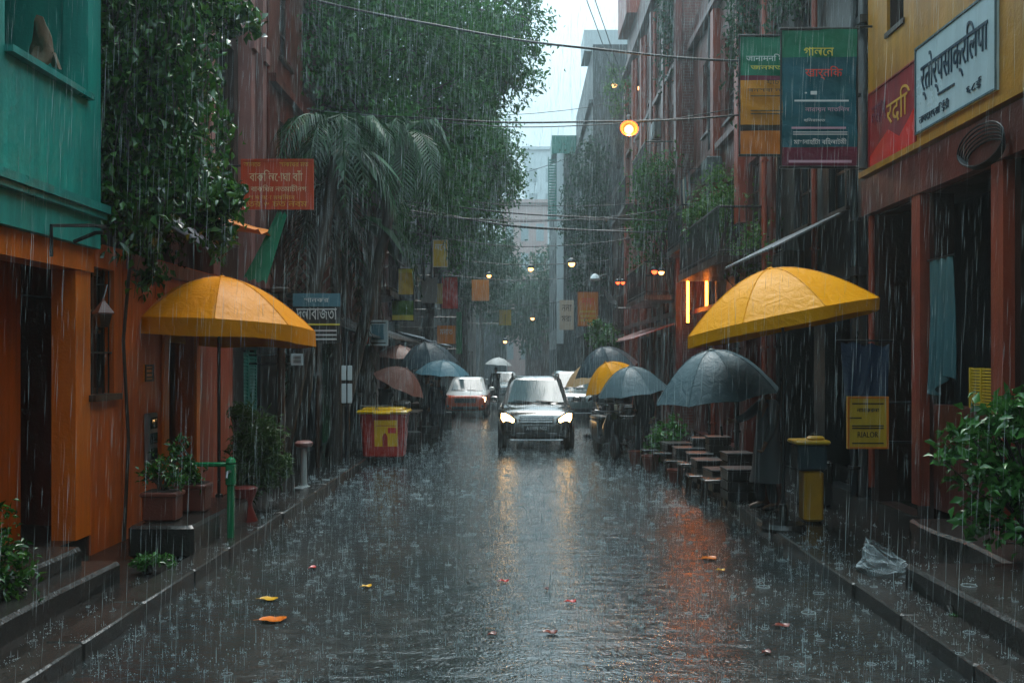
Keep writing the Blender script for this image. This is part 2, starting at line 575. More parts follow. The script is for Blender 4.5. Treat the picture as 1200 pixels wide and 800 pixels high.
def rainmat():
    m, n, l, p = newmat('rain_water')
    p.inputs['Base Color'].default_value = (.5, .57, .59, 1)
    p.inputs['Roughness'].default_value = .15
    t = n.new('ShaderNodeBsdfTranslucent')
    t.inputs[0].default_value = (.65, .74, .76, 1)
    mx = n.new('ShaderNodeMixShader')
    mx.inputs[0].default_value = .5
    l.new(p.outputs[0], mx.inputs[1])
    l.new(t.outputs[0], mx.inputs[2])
    l.new(mx.outputs[0], n['Material Output'].inputs[0])
    return m
M['rain'] = rainmat()
def bagmat():
    m, n, l, p = newmat('clear_plastic')
    p.inputs['Base Color'].default_value = (.45, .5, .52, 1)
    p.inputs['Roughness'].default_value = .12
    t = n.new('ShaderNodeBsdfTransparent')
    lw = n.new('ShaderNodeLayerWeight')
    lw.inputs[0].default_value = .35
    mx = n.new('ShaderNodeMixShader')
    l.new(rampn(n, l, lw.outputs['Facing'], [(.1, (.22,) * 3), (.5, (.5,) * 3), (.9, (.95,) * 3)]), mx.inputs[0])
    l.new(t.outputs[0], mx.inputs[1])
    l.new(p.outputs[0], mx.inputs[2])
    l.new(mx.outputs[0], n['Material Output'].inputs[0])
    return m
M['bag'] = bagmat()

# ------------------------------------------------------------------ lettering
FACE = {'-Y': (Vector((1, 0, 0)), Vector((0, 0, 1)), Vector((0, -1, 0))),
        '-X': (Vector((0, -1, 0)), Vector((0, 0, 1)), Vector((-1, 0, 0))),
        '+X': (Vector((0, 1, 0)), Vector((0, 0, 1)), Vector((1, 0, 0)))}
def lettering(body, c, w, h, face, mat, parent, th=.006):
    cu = bpy.data.curves.new('lettering', 'FONT')
    cu.body = body
    cu.resolution_u = 3
    cu.align_x, cu.align_y = 'CENTER', 'CENTER'
    o = bpy.data.objects.new('lettering_tmp', cu)
    COL.objects.link(o)
    dg = bpy.context.evaluated_depsgraph_get()
    me = bpy.data.meshes.new_from_object(o.evaluated_get(dg))
    bpy.data.objects.remove(o)
    bpy.data.curves.remove(cu)
    n = len(me.vertices)
    co = np.empty(n * 3, np.float32)
    me.vertices.foreach_get('co', co)
    co = co.reshape(-1, 3)
    lo, hi = co.min(0), co.max(0)
    co = (co - (lo + hi) / 2)
    co[:, 0] *= w / max(1e-6, hi[0] - lo[0])
    co[:, 1] *= h / max(1e-6, hi[1] - lo[1])
    r, u, nn = FACE[face]
    mb = MB()
    base = [Vector(c) + r * float(a) + u * float(b) for a, b, _ in co]
    fs = [tuple(p.vertices) for p in me.polygons]
    edges = {}
    for f in fs:
        for i in range(len(f)):
            e = (f[i], f[(i + 1) % len(f)])
            edges[e] = edges.get(e, 0) + 1
    mb.add([p + nn * th for p in base] + base,
           fs + [(b, a, a + n, b + n) for (a, b) in edges if (b, a) not in edges])
    bpy.data.meshes.remove(me)
    return mb.build('lettering', mat, parent)
def rules(x0, x1, zs, c, face, mat, parent, hgt=.015, name='ruled_line'):
    """thin printed lines"""
    r, u, nn = FACE[face]
    mb = MB()
    for z, a, b in [(z, x0, x1) if not isinstance(z, tuple) else z for z in zs]:
        o = Vector(c)
        p = [o + r * a + u * (z - hgt), o + r * b + u * (z - hgt), o + r * b + u * (z + hgt), o + r * a + u * (z + hgt)]
        mb.prism(p, nn * 0, nn * .004)
    return mb.build(name, mat, parent)

# ------------------------------------------------------------------ builders
def norm(a):
    return a / np.maximum(np.linalg.norm(a, axis=1, keepdims=True), 1e-9)
def leaves(name, centers, size, mat, parent, droop=.35, aspect=.45, origin=None, out=None, fold=.18):
    """small folded leaves: 6 points, 4 triangles each"""
    C_ = np.asarray(centers, float)
    n = len(C_)
    sz = size * rng.uniform(.6, 1.35, n)[:, None]
    d = rng.normal(size=(n, 3))
    if out is not None:
        d = d * .8 + np.asarray(out) * .9
    d[:, 2] -= droop
    d = norm(d)
    q = rng.normal(size=(n, 3)) + np.array([0, 0, 1.2])
    side = norm(np.cross(d, q))
    up = np.cross(side, d)
    b = C_ - d * sz * .5
    t = C_ + d * sz * .5 - up * sz * .12
    mid = C_ - up * sz * 0.0
    l_ = mid + side * sz * aspect * .5 + up * sz * fold
    r_ = mid - side * sz * aspect * .5 + up * sz * fold
    V = np.stack([b, l_, t, r_, mid], 1).reshape(-1, 3)
    off = np.array(origin if origin is not None else (origin_of(parent) if parent else (0, 0, 0)))
    V = V - off
    i = (np.arange(n) * 5)[:, None]
    Fc = np.concatenate([i + [0, 4, 1], i + [1, 4, 2], i + [0, 3, 4], i + [4, 3, 2]], 0)
    return np_mesh(name, V, Fc, mat, parent)
def clump_points(c, rad, n, k=26, shell=.75, spread=.2):
    """n points gathered in k tufts spread through an ellipsoid, more near its outside"""
    c, rad = np.asarray(c, float), np.asarray(rad if hasattr(rad, '__len__') else (rad,) * 3, float)
    d = norm(rng.normal(size=(k, 3)))
    rr = rng.uniform(shell ** 3, 1, k) ** (1 / 3) * rng.uniform(.55, 1.1, k)
    cc = d * rr[:, None]
    pick = rng.integers(0, k, n)
    p = cc[pick] + rng.normal(size=(n, 3)) * spread * rng.uniform(.5, 1.3, k)[pick][:, None]
    return c + p * rad, cc * rad + c
def tree(name, label, cat, base, top, clumps, nleaf, lsize, mleaf, group=None, trunk_r=.22, tufts=34, spread=.19):
    """clumps: [(center, radius)]; a tapered trunk, a limb to every clump, twigs to its tufts, leaves in the tufts"""
    t = thing(name, label, cat, base, group)
    tr = MB()
    base, top = Vector(base), Vector(top)
    pts = []
    for i in range(7):
        k = i / 6
        p = base.lerp(top, k) + Vector((math.sin(k * 5) * .12, math.cos(k * 4) * .1 - .1, 0))
        pts.append(p)
    tr.tube(pts, [trunk_r * (1.35 if i == 0 else 1 - .5 * i / 6) for i in range(7)], 10)
    vol = sum((r if not hasattr(r, '__len__') else r[0]) ** 2 for _, r in clumps)
    P_, O = [], []
    for c, r in clumps:
        c = Vector(c)
        rx = r if not hasattr(r, '__len__') else r[0]
        p, cc = clump_points(c, r, int(nleaf * rx ** 2 / vol), tufts, spread=spread)
        P_.append(p)
        O.append(norm(p - np.array(c)))
        s0 = base.lerp(top, random.uniform(.6, .98))
        mid = s0.lerp(c, .5) + Vector((random.uniform(-.3, .3), random.uniform(-.3, .3), .35))
        tr.tube([s0, s0.lerp(mid, .5) + Vector((0, 0, .1)), mid, mid.lerp(c, .5), c], [trunk_r * .42, trunk_r * .34, trunk_r * .26, trunk_r * .18, trunk_r * .1], 6)
        for q in cc[:14]:
            q = Vector(q)
            m_ = c.lerp(q, .5) + Vector((0, 0, .12))
            tr.tube([c, m_, q], [trunk_r * .1, trunk_r * .07, trunk_r * .025], 4)
    tr.build('trunk', M['bark'], t, smooth=60)
    leaves('crown', np.concatenate(P_), lsize, mleaf, t, out=np.concatenate(O))
    return t
def bushy(name, label, cat, base, clumps, nleaf, lsize, mleaf, group=None, stems=9, parent=None, droop=.2, aspect=.45):
    t = thing(name, label, cat, base, group)
    st = MB()
    b = Vector(base)
    P_, O = [], []
    vol = sum((r if not hasattr(r, '__len__') else r[0]) ** 2 for _, r in clumps)
    for c, r in clumps:
        rx = r if not hasattr(r, '__len__') else r[0]
        p, cc = clump_points(c, r, int(nleaf * rx ** 2 / vol), 16, spread=.24)
        P_.append(p)
        O.append(norm(p - np.array(b)))
        for q in cc[:stems]:
            q = Vector(q)
            m_ = b.lerp(q, .5) + Vector((random.uniform(-.05, .05), random.uniform(-.05, .05), .06))
            st.tube([b + Vector((random.uniform(-.05, .05), random.uniform(-.05, .05), 0)), m_, q], [.012, .009, .004], 4)
    st.build('stems', M['bark'], t)
    leaves('foliage', np.concatenate(P_), lsize, mleaf, t, droop=droop, out=np.concatenate(O), aspect=aspect)
    return t
def frond(root, d, length, drop, mat, parent, nl=26, wid=.5, name='frond'):
    """a palm frond: arching rib with drooping leaflets on both sides"""
    root, d = Vector(root), Vector(d).normalized()
    pts = []
    for i in range(13):
        k = i / 12
        pts.append(root + d * length * k * (1 - .25 * k) + Vector((0, 0, length * (.35 * k - drop * k * k))))
    mb = MB()
    mb.tube(pts, [.022 * (1 - .85 * i / 12) + .003 for i in range(13)], 4)
    side = d.cross(Vector((0, 0, 1)))
    if side.length < .1:
        side = Vector((1, 0, 0))
    side.normalize()
    for j in range(nl):
        k = .12 + .87 * j / (nl - 1)
        x = k * 12
        i = min(11, int(x))
        p = pts[i].lerp(pts[i + 1], x - i)
        tan = (pts[i + 1] - pts[i]).normalized()
        L = wid * math.sin(math.pi * min(1, k * .8 + .18)) * random.uniform(.8, 1.15) + .06
        for s_ in (-1, 1):
            a = p
            dirv = (side * s_ * .75 + tan * .6).normalized()
            b = a + dirv * L * .55 + Vector((0, 0, -L * .12))
            c = a + dirv * L * .9 + Vector((0, 0, -L * .55))
            w = tan * .027
            mb.add([a - w * .5, a + w * .5, b + w, b - w, b + Vector((0, 0, .008)), c], [(0, 1, 2, 4), (0, 4, 3), (4, 2, 5), (3, 4, 5)])
    return mb.build(name, mat, parent)
def palm(name, label, base, top, n, length, drop, mat, group=None, trunk_r=.13, wid=.5, front=None):
    t = thing(name, label, 'palm tree', base, group)
    base, top = Vector(base), Vector(top)
    tr = MB()
    pts, rs = [], []
    for i in range(25):
        k = i / 24
        pts.append(base.lerp(top, k) + Vector((math.sin(k * 2.5) * .1, 0, 0)))
        rs.append(trunk_r * (1.15 - .35 * k) * (1.08 if i % 2 else .95))
    tr.tube(pts, rs, 10)
    tr.build('trunk', M['bark'], t, smooth=50)
    for i in range(n):
        a = 2 * math.pi * (i + random.uniform(-.25, .25)) / n
        el = random.uniform(-.5, 1.2)
        frond(pts[-1], (math.cos(a), math.sin(a), el), length * random.uniform(.8, 1.15), drop * random.uniform(.7, 1.3), mat, t, wid=wid)
    return t
def pot(name, label, c, r, h, mat=None, plant=None, group=None):
    t = thing(name, label, 'pot', c, group)
    p = [(r * .68, 0), (r * .72, h * .05), (r * .95, h * .82), (r * 1.06, h * .84), (r * 1.08, h), (r * .96, h), (r * .92, h * .9), (r * .1, h * .89)]
    MB().lathe(p, c, 20).build('pot_body', mat or M['terracotta'], t, smooth=40)
    MB().lathe([(r * .9, h * .86), (r * .5, h * .91), (.01, h * .92)], c, 14).build('soil', M['soil'], t, smooth=60)
    return t

# ---- houses
def louvre(y0, y1, z0, z1, x, s, mat, parent, name='shutter'):
    mb = MB()
    b = .05
    mb.box(x, x + s * .045, y0, y0 + b, z0, z1).box(x, x + s * .045, y1 - b, y1, z0, z1)
    mb.box(x, x + s * .045, y0 + b, y1 - b, z0, z0 + b).box(x, x + s * .045, y0 + b, y1 - b, z1 - b, z1)
    z = z0 + b
    while z < z1 - b - .03:
        mb.prism([Vector((x + s * .004, 0, z)), Vector((x + s * .012, 0, z - .003)), Vector((x + s * .04, 0, z + .045)), Vector((x + s * .032, 0, z + .05))], (0, y0 + b, 0), (0, y1 - b, 0))
        z += .06
    return mb.build(name, mat, parent)
def window(y0, y1, z0, z1, X, s, fm, parent, bars=(1, 2), depth=.1, sill=True, grille=False):
    x = X + s * depth
    b = .06
    mb = MB()
    mb.box(x, x + s * .07, y0, y0 + b, z0, z1).box(x, x + s * .07, y1 - b, y1, z0, z1)
    mb.box(x, x + s * .07, y0 + b, y1 - b, z0, z0 + b).box(x, x + s * .07, y0 + b, y1 - b, z1 - b, z1)
    for i in range(1, bars[0] + 1):
        y = y0 + (y1 - y0) * i / (bars[0] + 1)
        mb.box(x + s * .006, x + s * .06, y - .022, y + .022, z0 + b, z1 - b)
    for i in range(1, bars[1] + 1):
        z = z0 + (z1 - z0) * i / (bars[1] + 1)
        mb.box(x + s * .012, x + s * .055, y0 + b, y1 - b, z - .018, z + .018)
    w = mb.build('window', fm, parent)
    MB().box(x + s * .03, x + s * .04, y0 + b * .5, y1 - b * .5, z0 + b * .5, z1 - b * .5).build('pane', M['glass'], w)
    if sill:
        MB().box(X - s * .07, X + s * (depth - .003), y0 - .06, y1 + .06, z0 - .07, z0 - .004).build('sill', fm, w)
    if grille:
        g = MB()
        n = max(3, int((y1 - y0) / .12))
        for i in range(n):
            y = y0 + (y1 - y0) * (i + .5) / n
            g.tube([(X + s * .03, y, z0), (X + s * .03, y, z1)], .008, 5)
        for z in (z0 + (z1 - z0) * .33, z0 + (z1 - z0) * .66):
            g.box(X + s * .022, X + s * .038, y0, y1, z - .01, z + .01)
        g.build('grille', M['black'], w)
    return w
def house(label, s, X, Y0, Y1, H, wm, ops, depth=4.5, z0=0.0, name='house', cat='house', cornices=(), trim=None, group=None,
          slabs=(3.1,), frame=None, parapet=.0, end_wall=None):
    """street facade on the plane x=X (body towards s), with real openings"""
    frame = frame or M['wood']
    trim = trim or wm
    Y0, Y1 = Y0 + .012, Y1 - .012
    t = thing(name, label, cat, (X, Y0, z0), group)
    w = MB()
    T = .25
    ys = sorted({Y0, Y1} | {v for o in ops for v in (o[0], o[1])})
    zs = sorted({z0, H} | {v for o in ops for v in (o[2], o[3])})
    def solid(i, j):
        if i < 0 or j < 0 or i >= len(ys) - 1 or j >= len(zs) - 1:
            return None
        a, b = (ys[i] + ys[i + 1]) / 2, (zs[j] + zs[j + 1]) / 2
        return not any(o[0] < a < o[1] and o[2] < b < o[3] for o in ops)
    for i in range(len(ys) - 1):
        for j in range(len(zs) - 1):
            if not solid(i, j):
                continue
            a, b, c, d = ys[i], ys[i + 1], zs[j], zs[j + 1]
            w.add([(X, a, c), (X, b, c), (X, b, d), (X, a, d)], [(0, 1, 2, 3)])
            xb = X + s * T
            w.add([(xb, a, c), (xb, b, c), (xb, b, d), (xb, a, d)], [(3, 2, 1, 0)])
            for di, dj, q in ((-1, 0, ((a, c), (a, d))), (1, 0, ((b, c), (b, d))), (0, -1, ((a, c), (b, c))), (0, 1, ((a, d), (b, d)))):
                if solid(i + di, j + dj) is not True:
                    (p0, p1), (q0, q1) = q
                    w.add([(X, p0, p1), (X, q0, q1), (xb, q0, q1), (xb, p0, p1)], [(0, 1, 2, 3)])
    xb, xe = X + s * T, X + s * depth
    for a in ([] if end_wall else [Y0]) + [Y1 - .2]:
        w.box(xb, xe, a, a + .2, z0, H)
    w.box(xe, xe + s * .2, Y0, Y1, z0, H)
    for z in slabs:
        w.box(xb, xe, Y0 + .2, Y1 - .2, z, z + .18)
    w.box(xb, xe, Y0 + .2, Y1 - .2, H - .2, H - .02)
    w.build('wall', wm, t)
    if end_wall:
        MB().box(xb, xe, Y0, Y0 + .2, z0, H).build('end_wall', end_wall, t)
    if cornices:
        for z, pr, h in cornices:
            MB().box(X - s * pr, X - s * .003, Y0 - .0, Y1, z, z + h).build('cornice', trim, t)
    for o in ops:
        y0, y1, a, b, k = o[:5]
        if k == 'win':
            window(y0, y1, a, b, X, s, frame, t, *(o[5:]))
        elif k == 'shut':
            mid = (y0 + y1) / 2
            louvre(y0 + .01, mid - .004, a, b, X + s * .06, s, o[5], t)
            louvre(mid + .004, y1 - .01, a, b, X + s * .06, s, o[5], t)
        elif k == 'door':
            d = MB()
            d.box(X + s * .12, X + s * .17, y0, y1, a, b)
            for zz in (.08, .54):
                d.box(X + s * .105, X + s * .118, y0 + .12, y1 - .12, a + (b - a) * zz, a + (b - a) * (zz + .38))
            dd = d.build('door', o[5], t)
            MB().tube([(X + s * .09, y0 + .1, a + (b - a) * .47), (X + s * .06, y0 + .1, a + (b - a) * .47), (X + s * .06, y0 + .1, a + (b - a) * .55)], .012, 6).build('handle', M['steel'], dd)
        elif k == 'roll':
            d = MB()
            zz = a
            while zz < b - .02:
                d.box(X + s * .1, X + s * (.112 + .02 * (int(zz * 20) % 2)), y0, y1, zz, min(b, zz + .055))
                zz += .06
            d.build('roller_shutter', o[5], t)
    return t
def pipe(parent, X, s, y, z0, z1, r=.05, mat=None):
    mb = MB()
    x = X - s * (r + .03)
    mb.tube([(x, y, z0), (x, y, z1)], r, 8)
    z = z0 + .4
    while z < z1:
        mb.box(x - r - .012, x + r + .012, y - r - .012, y + r + .012, z, z + .04)
        z += 1.8
    return mb.build('drainpipe', mat or M['steel'], parent, smooth=40)
def balcony(parent, X, s, y0, y1, z, out=.9, mat=None, rail=None, h=.95):
    mb = MB()
    mb.box(X - s * out, X - s * .004, y0, y1, z - .14, z)
    mb.box(X - s * (out + .03), X - s * (out - .05), y0 - .03, y1 + .03, z - .17, z - .145)
    b = mb.build('balcony', mat or M['brown'], parent)
    r = MB()
    xo = X - s * (out - .04)
    for (xa, ya), (xb_, yb) in (((xo, y0 + .04), (xo, y1 - .04)), ((xo, y0 + .04), (X - s * .01, y0 + .04)), ((xo, y1 - .04), (X - s * .01, y1 - .04))):
        L = math.hypot(xb_ - xa, yb - ya)
        n = max(2, int(L / .13))
        for i in range(n + 1):
            k = i / n
            px_, py_ = xa + (xb_ - xa) * k, ya + (yb - ya) * k
            r.tube([(px_, py_, z), (px_, py_, z + h)], .011, 5)
        r.tube([(xa, ya, z + h), (xb_, yb, z + h)], .024, 6)
        r.tube([(xa, ya, z + .1), (xb_, yb, z + .1)], .014, 5)
    r.build('railing', rail or M['black'], b)
    return b
def eave(parent, X, s, y0, y1, z, out, drop, mat, name='awning', th=.03, corr=True):
    """corrugated sheet sloping out from the wall"""
    mb = MB()
    n = max(2, int((y1 - y0) / .09)) if corr else 1
    for i in range(n):
        a = y0 + (y1 - y0) * i / n
        b = y0 + (y1 - y0) * (i + 1) / n
        u = .018 if i % 2 and corr else 0
        v = .018 if not i % 2 and corr else 0
        p = [Vector((X - s * .01, a, z + u)), Vector((X - s * .01, b, z + v)), Vector((X - s * out, b, z - drop + v)), Vector((X - s * out, a, z - drop + u))]
        mb.add(p + [q - Vector((0, 0, th)) for q in p], [(0, 1, 2, 3), (7, 6, 5, 4), (0, 3, 7, 4), (1, 5, 6, 2), (2, 6, 7, 3)])
    return mb.build(name, mat, parent)

# ---- umbrellas
def canopy(R0, h, n=8, m=9, k=4, scallop=.03, sag=.05, power=2.0, th=.004, M4=None, rnd=.35):
    mb = MB()
    M4 = M4 or Matrix.Identity(4)
    def P_(j, a):
        t = j / m
        ph = (a % k) / k
        th0 = 2 * math.pi * (a // k) / n
        th1 = 2 * math.pi * (a // k + 1) / n
        r = R0 * t
        e = Vector((math.cos(th0), math.sin(th0), 0)).lerp(Vector((math.cos(th1), math.sin(th1), 0)), ph) * r
        e2 = Vector((math.cos(th0 + (th1 - th0) * ph), math.sin(th0 + (th1 - th0) * ph), 0)) * r
        p = e.lerp(e2, rnd)
        s_ = math.sin(math.pi * ph)
        z = h * (1 - t ** power) - sag * s_ * R0 * t * (1 - t) * 1.6 + scallop * s_ * t ** 6 * R0
        return Vector((p.x, p.y, z))
    N = n * k
    rings = [[P_(j, a) for a in range(N)] for j in range(1, m + 1)]
    vs_ = [Vector((0, 0, h))] + [p for r in rings for p in r]
    fs = [(0, 1 + a, 1 + (a + 1) % N) for a in range(N)]
    for j in range(m - 1):
        for a in range(N):
            b = (a + 1) % N
            fs.append((1 + j * N + a, 1 + (j + 1) * N + a, 1 + (j + 1) * N + b, 1 + j * N + b))
    top = [M4 @ p for p in vs_]
    bot = [M4 @ (p * (1 - th / R0) - Vector((0, 0, th))) for p in vs_]
    q = len(vs_)
    o = 1 + (m - 1) * N
    rim = [(o + a, o + a + q, o + (a + 1) % N + q, o + (a + 1) % N) for a in range(N)]
    mb.add(top + bot, fs + [tuple(i + q for i in reversed(f)) for f in fs] + rim)
    edge = [P_(m, a) for a in range(N)]
    return mb, edge
def umbrella(name, label, grip, R0, h, mat, tilt=(0, 0), shaft=None, stand=False, valance=0, n=8, group=None, spin=0, sag=.05, power=2.0, cat='umbrella', shaft_mat=None, scallop=.03):
    """grip: lower end of the shaft; canopy rim centre is `shaft` metres up the (tilted) axis"""
    Rm = (Matrix.Rotation(tilt[1], 4, 'Y') @ Matrix.Rotation(tilt[0], 4, 'X') @ Matrix.Rotation(spin, 4, 'Z'))
    t = thing(name, label, cat, grip, group)
    G = Vector(grip)
    ax = Rm @ Vector((0, 0, 1))
    kn = None
    if stand:                                  # upright pole, tilted head
        kn = G + Vector((0, 0, shaft - .15))
        rc = kn + ax * .15
    else:
        rc = G + ax * shaft
    M4 = Matrix.Translation(rc) @ Rm
    mb, edge = canopy(R0, h, n, M4=M4, sag=sag, power=power, scallop=scallop if not valance else .004, rnd=.35 if not valance else .04)
    can = mb.build('canopy', mat, t, smooth=16)
    sm = MB()                                        # raised seams where the panels meet
    kk = len(edge) // n
    for i in range(n):
        th_ = 2 * math.pi * i / n
        sm.tube([M4 @ Vector((math.cos(th_) * R0 * q / 8, math.sin(th_) * R0 * q / 8, h * (1 - (q / 8) ** power) + .001)) for q in range(9)], .0045 if not valance else .007, 5)
    sm.lathe([(.05, -.03), (.045, .012), (.012, .03), (.01, .05)], M4 @ Vector((0, 0, h - .005)), 10)
    sm.build('seams', mat, can)
    if valance:
        v = MB()
        N = len(edge)
        rows = 4
        pts = []
        for j in range(rows + 1):
            for a, p in enumerate(edge):
                rr = 1 + .012 * j / rows * math.sin(a * 1.9 + 1) + .012
                pts.append(M4 @ Vector((p.x * rr, p.y * rr, p.z - .002)) - (Vector((0, 0, valance * j / rows * (1 + .07 * math.sin(a * .9))))))
        fs = []
        for j in range(rows):
            for a in range(N):
                b = (a + 1) % N
                fs.append((j * N + a, (j + 1) * N + a, (j + 1) * N + b, j * N + b))
        q = len(pts)
        cen = sum(pts, Vector()) / q
        pin = [p + (Vector((cen.x, cen.y, p.z)) - p).normalized() * .004 for p in pts]
        rim = [(rows * N + a, rows * N + a + q, rows * N + (a + 1) % N + q, rows * N + (a + 1) % N) for a in range(N)]
        v.add(pts + pin, fs + [tuple(i + q for i in reversed(f)) for f in fs] + rim)
        v.build('valance', mat, can, smooth=50)
    r = MB()
    hub = M4 @ Vector((0, 0, h - .03))
    slide = M4 @ Vector((0, 0, h * .25))
    for i in range(n):
        a = 2 * math.pi * i / n
        prev = []
        for j in range(7):
            tt = j / 6
            prev.append(M4 @ Vector((math.cos(a) * R0 * tt * .99, math.sin(a) * R0 * tt * .99, h * (1 - tt ** power) - .014)))
        r.tube(prev, .005 if not valance else .009, 5)
        r.tube([slide, prev[3]], .004 if not valance else .008, 5)
    r.build('ribs', M['steel'], t)
    sh = MB()
    pr = .008 if not stand else .022
    tip = M4 @ Vector((0, 0, h + (.06 if not valance else .04)))
    if stand:
        sh.tube([G, kn], pr, 8).tube([kn, tip], pr * .8, 8)
    else:
        sh.tube([G, tip], pr, 8)
    sh.build('pole' if stand else 'shaft', shaft_mat or M['steel'], t, smooth=50)
    if stand:
        MB().lathe([(.26, 0), (.27, .04), (.24, .09), (.06, .11), (.045, .3), (.03, .31)], grip, 16).build('base', M['stone'], t, smooth=40)
    else:
        MB().tube([G - ax * .11, G + ax * .02], .015, 8).build('handle', M['black'], t, smooth=50)
    return t

# ---- people
def skin_mesh(verts, edges, radii, name, mat, parent, sub=2):
    me = bpy.data.meshes.new(name)
    off = origin_of(parent)
    me.from_pydata([tuple(Vector(v) - off) for v in verts], edges, [])
    o = bpy.data.objects.new(name, me)
    COL.objects.link(o)
    md = o.modifiers.new('skin', 'SKIN')
    md.use_smooth_shade = True
    for i, r in enumerate(radii):
        sv = me.skin_vertices[0].data[i]
        sv.radius = r if hasattr(r, '__len__') else (r, r)
        sv.use_root = (i == 0)
    sd = o.modifiers.new('sub', 'SUBSURF')
    sd.levels = sd.render_levels = sub
    dg = bpy.context.evaluated_depsgraph_get()
    m2 = bpy.data.meshes.new_from_object(o.evaluated_get(dg))
    m2.name = name
    m2.materials.clear()
    m2.materials.append(mat)
    m2.polygons.foreach_set('use_smooth', [True] * len(m2.polygons))
    o.modifiers.clear()
    o.data = m2
    o.parent = parent
    return o
def person(label, foot, height, face, coat, trousers, arm='up', grip=None, long_coat=False, stride=.12, group=None):
    """standing figure; face = heading angle (0 looks along +Y); one hand closes round `grip` (world) or hangs"""
    k = height / 1.72
    Rz = Matrix.Rotation(face, 4, 'Z')
    ft = Vector(foot)
    t = thing('person', label, 'person', foot, group)
    W = lambda x, y, z: ft + Rz @ (Vector((x, y, z)) * k)
    J = dict(pel=W(0, 0, .95), wai=W(0, .0, 1.1), che=W(0, .01, 1.30), nk0=W(0, 0, 1.44), nk1=W(0, .02, 1.51), hd0=W(0, .04, 1.57), hd1=W(0, .035, 1.66),
             shR=W(.17, 0, 1.39), shL=W(-.17, 0, 1.39), elL=W(-.23, .02, 1.12), wrL=W(-.22, .12, .90), hL=W(-.21, .15, .83),
             hiR=W(.09, 0, .90), hiL=W(-.09, 0, .90), knR=W(.10, .03 + stride * .4, .49), knL=W(-.10, .03 - stride * .2, .49),
             anR=W(.10, stride, .09), anL=W(-.10, -stride, .09), toR=W(.11, stride + .16, .035), toL=W(-.11, -stride + .16, .035))
    if grip is not None:
        g = Vector(grip)
        sh = J['shR']
        d = g - sh
        L = d.length
        mx = .57 * k
        if L > mx:
            g = sh + d * (mx / L)
            d = g - sh
        mid = sh.lerp(g, .5)
        drop = math.sqrt(max(.0004, (.29 * k) ** 2 - (d.length / 2) ** 2))
        J['elR'] = mid + Vector((0, 0, -drop))
        J['wrR'] = g + (J['elR'] - g).normalized() * .07 * k
        J['hR'] = g
    else:
        J['elR'], J['wrR'], J['hR'] = W(.23, .02, 1.12), W(.22, .12, .90), W(.21, .15, .83)
    rad = dict(pel=(.14, .10), wai=(.125, .09), che=(.16, .10), nk0=.06, nk1=.05, hd0=(.072, .09), hd1=(.075, .095), shR=.06, shL=.06, elR=.042, elL=.042,
               wrR=.028, wrL=.028, hR=(.032, .018), hL=(.032, .018), hiR=.085, hiL=.085, knR=.055, knL=.055, anR=.038, anL=.038, toR=.03, toL=.03)
    names = ['pel', 'wai', 'che', 'nk0', 'nk1', 'hd0', 'hd1', 'shR', 'elR', 'wrR', 'hR', 'shL', 'elL', 'wrL', 'hL', 'hiR', 'knR', 'anR', 'toR', 'hiL', 'knL', 'anL', 'toL']
    ed = [('pel', 'wai'), ('wai', 'che'), ('che', 'nk0'), ('nk0', 'nk1'), ('nk1', 'hd0'), ('hd0', 'hd1'), ('che', 'shR'), ('shR', 'elR'), ('elR', 'wrR'), ('wrR', 'hR'),
          ('che', 'shL'), ('shL', 'elL'), ('elL', 'wrL'), ('wrL', 'hL'), ('pel', 'hiR'), ('hiR', 'knR'), ('knR', 'anR'), ('anR', 'toR'), ('pel', 'hiL'), ('hiL', 'knL'), ('knL', 'anL'), ('anL', 'toL')]
    V = [J[a] for a in names]
    E_ = [(names.index(a), names.index(b)) for a, b in ed]
    Rr = [tuple(x * k for x in rad[a]) if hasattr(rad[a], '__len__') else rad[a] * k for a in names]
    # fingers and thumb, each its own chain rooted in the palm
    for h_, w_, sgn in (('hR', 'wrR', 1), ('hL', 'wrL', -1)):
        ax_ = (J[h_] - J[w_]).normalized()
        sd = ax_.cross(Rz @ Vector((0, 1, 0))).normalized()
        cu = sd.cross(ax_).normalized()
        pi_ = names.index(h_)
        for q, (u, L) in enumerate(((-.028, .062), (-.010, .072), (.008, .068), (.026, .054))):
            a = J[h_] + sd * u * k + ax_ * .03 * k
            b = a + (ax_ * .6 + cu * .5).normalized() * L * .55 * k
            c = b + (cu * .9 - ax_ * .25).normalized() * L * .5 * k
            i0 = len(V)
            V += [a, b, c]
            E_ += [(pi_, i0), (i0, i0 + 1), (i0 + 1, i0 + 2)]
            Rr += [.010 * k, .009 * k, .007 * k]
        a = J[h_] - sd * .032 * k + cu * .008 * k - ax_ * .015 * k
        b = a + (-sd * .4 + ax_ * .5 + cu * .6).normalized() * .05 * k
        i0 = len(V)
        V += [a, b]
        E_ += [(pi_, i0), (i0, i0 + 1)]
        Rr += [.012 * k, .009 * k]
    body = skin_mesh(V, E_, Rr, 'body', M['skin'], t)
    hd = J['hd0'].lerp(J['hd1'], .5)
    hf = Rz @ Vector((0, 1, 0))
    hs = Rz @ Vector((1, 0, 0))
    fc = MB()
    fc.add([hd + hf * .115 * k + Vector((0, 0, -.025 * k)), hd + hf * .09 * k + hs * .016 * k + Vector((0, 0, -.03 * k)), hd + hf * .09 * k - hs * .016 * k + Vector((0, 0, -.03 * k)), hd + hf * .085 * k + Vector((0, 0, .02 * k))], [(0, 1, 3), (0, 3, 2), (0, 2, 1)])
    fc.build('nose', M['skin'], body, smooth=80)
    ey = MB()
    for s_ in (-1, 1):
        ey.lathe([(.0005, -.009 * k), (.011 * k, 0), (.0005, .009 * k)], hd + hf * .088 * k + hs * s_ * .032 * k + Vector((0, 0, .012 * k)), 8)
    ey.build('eyes', M['ink_dark'], body)
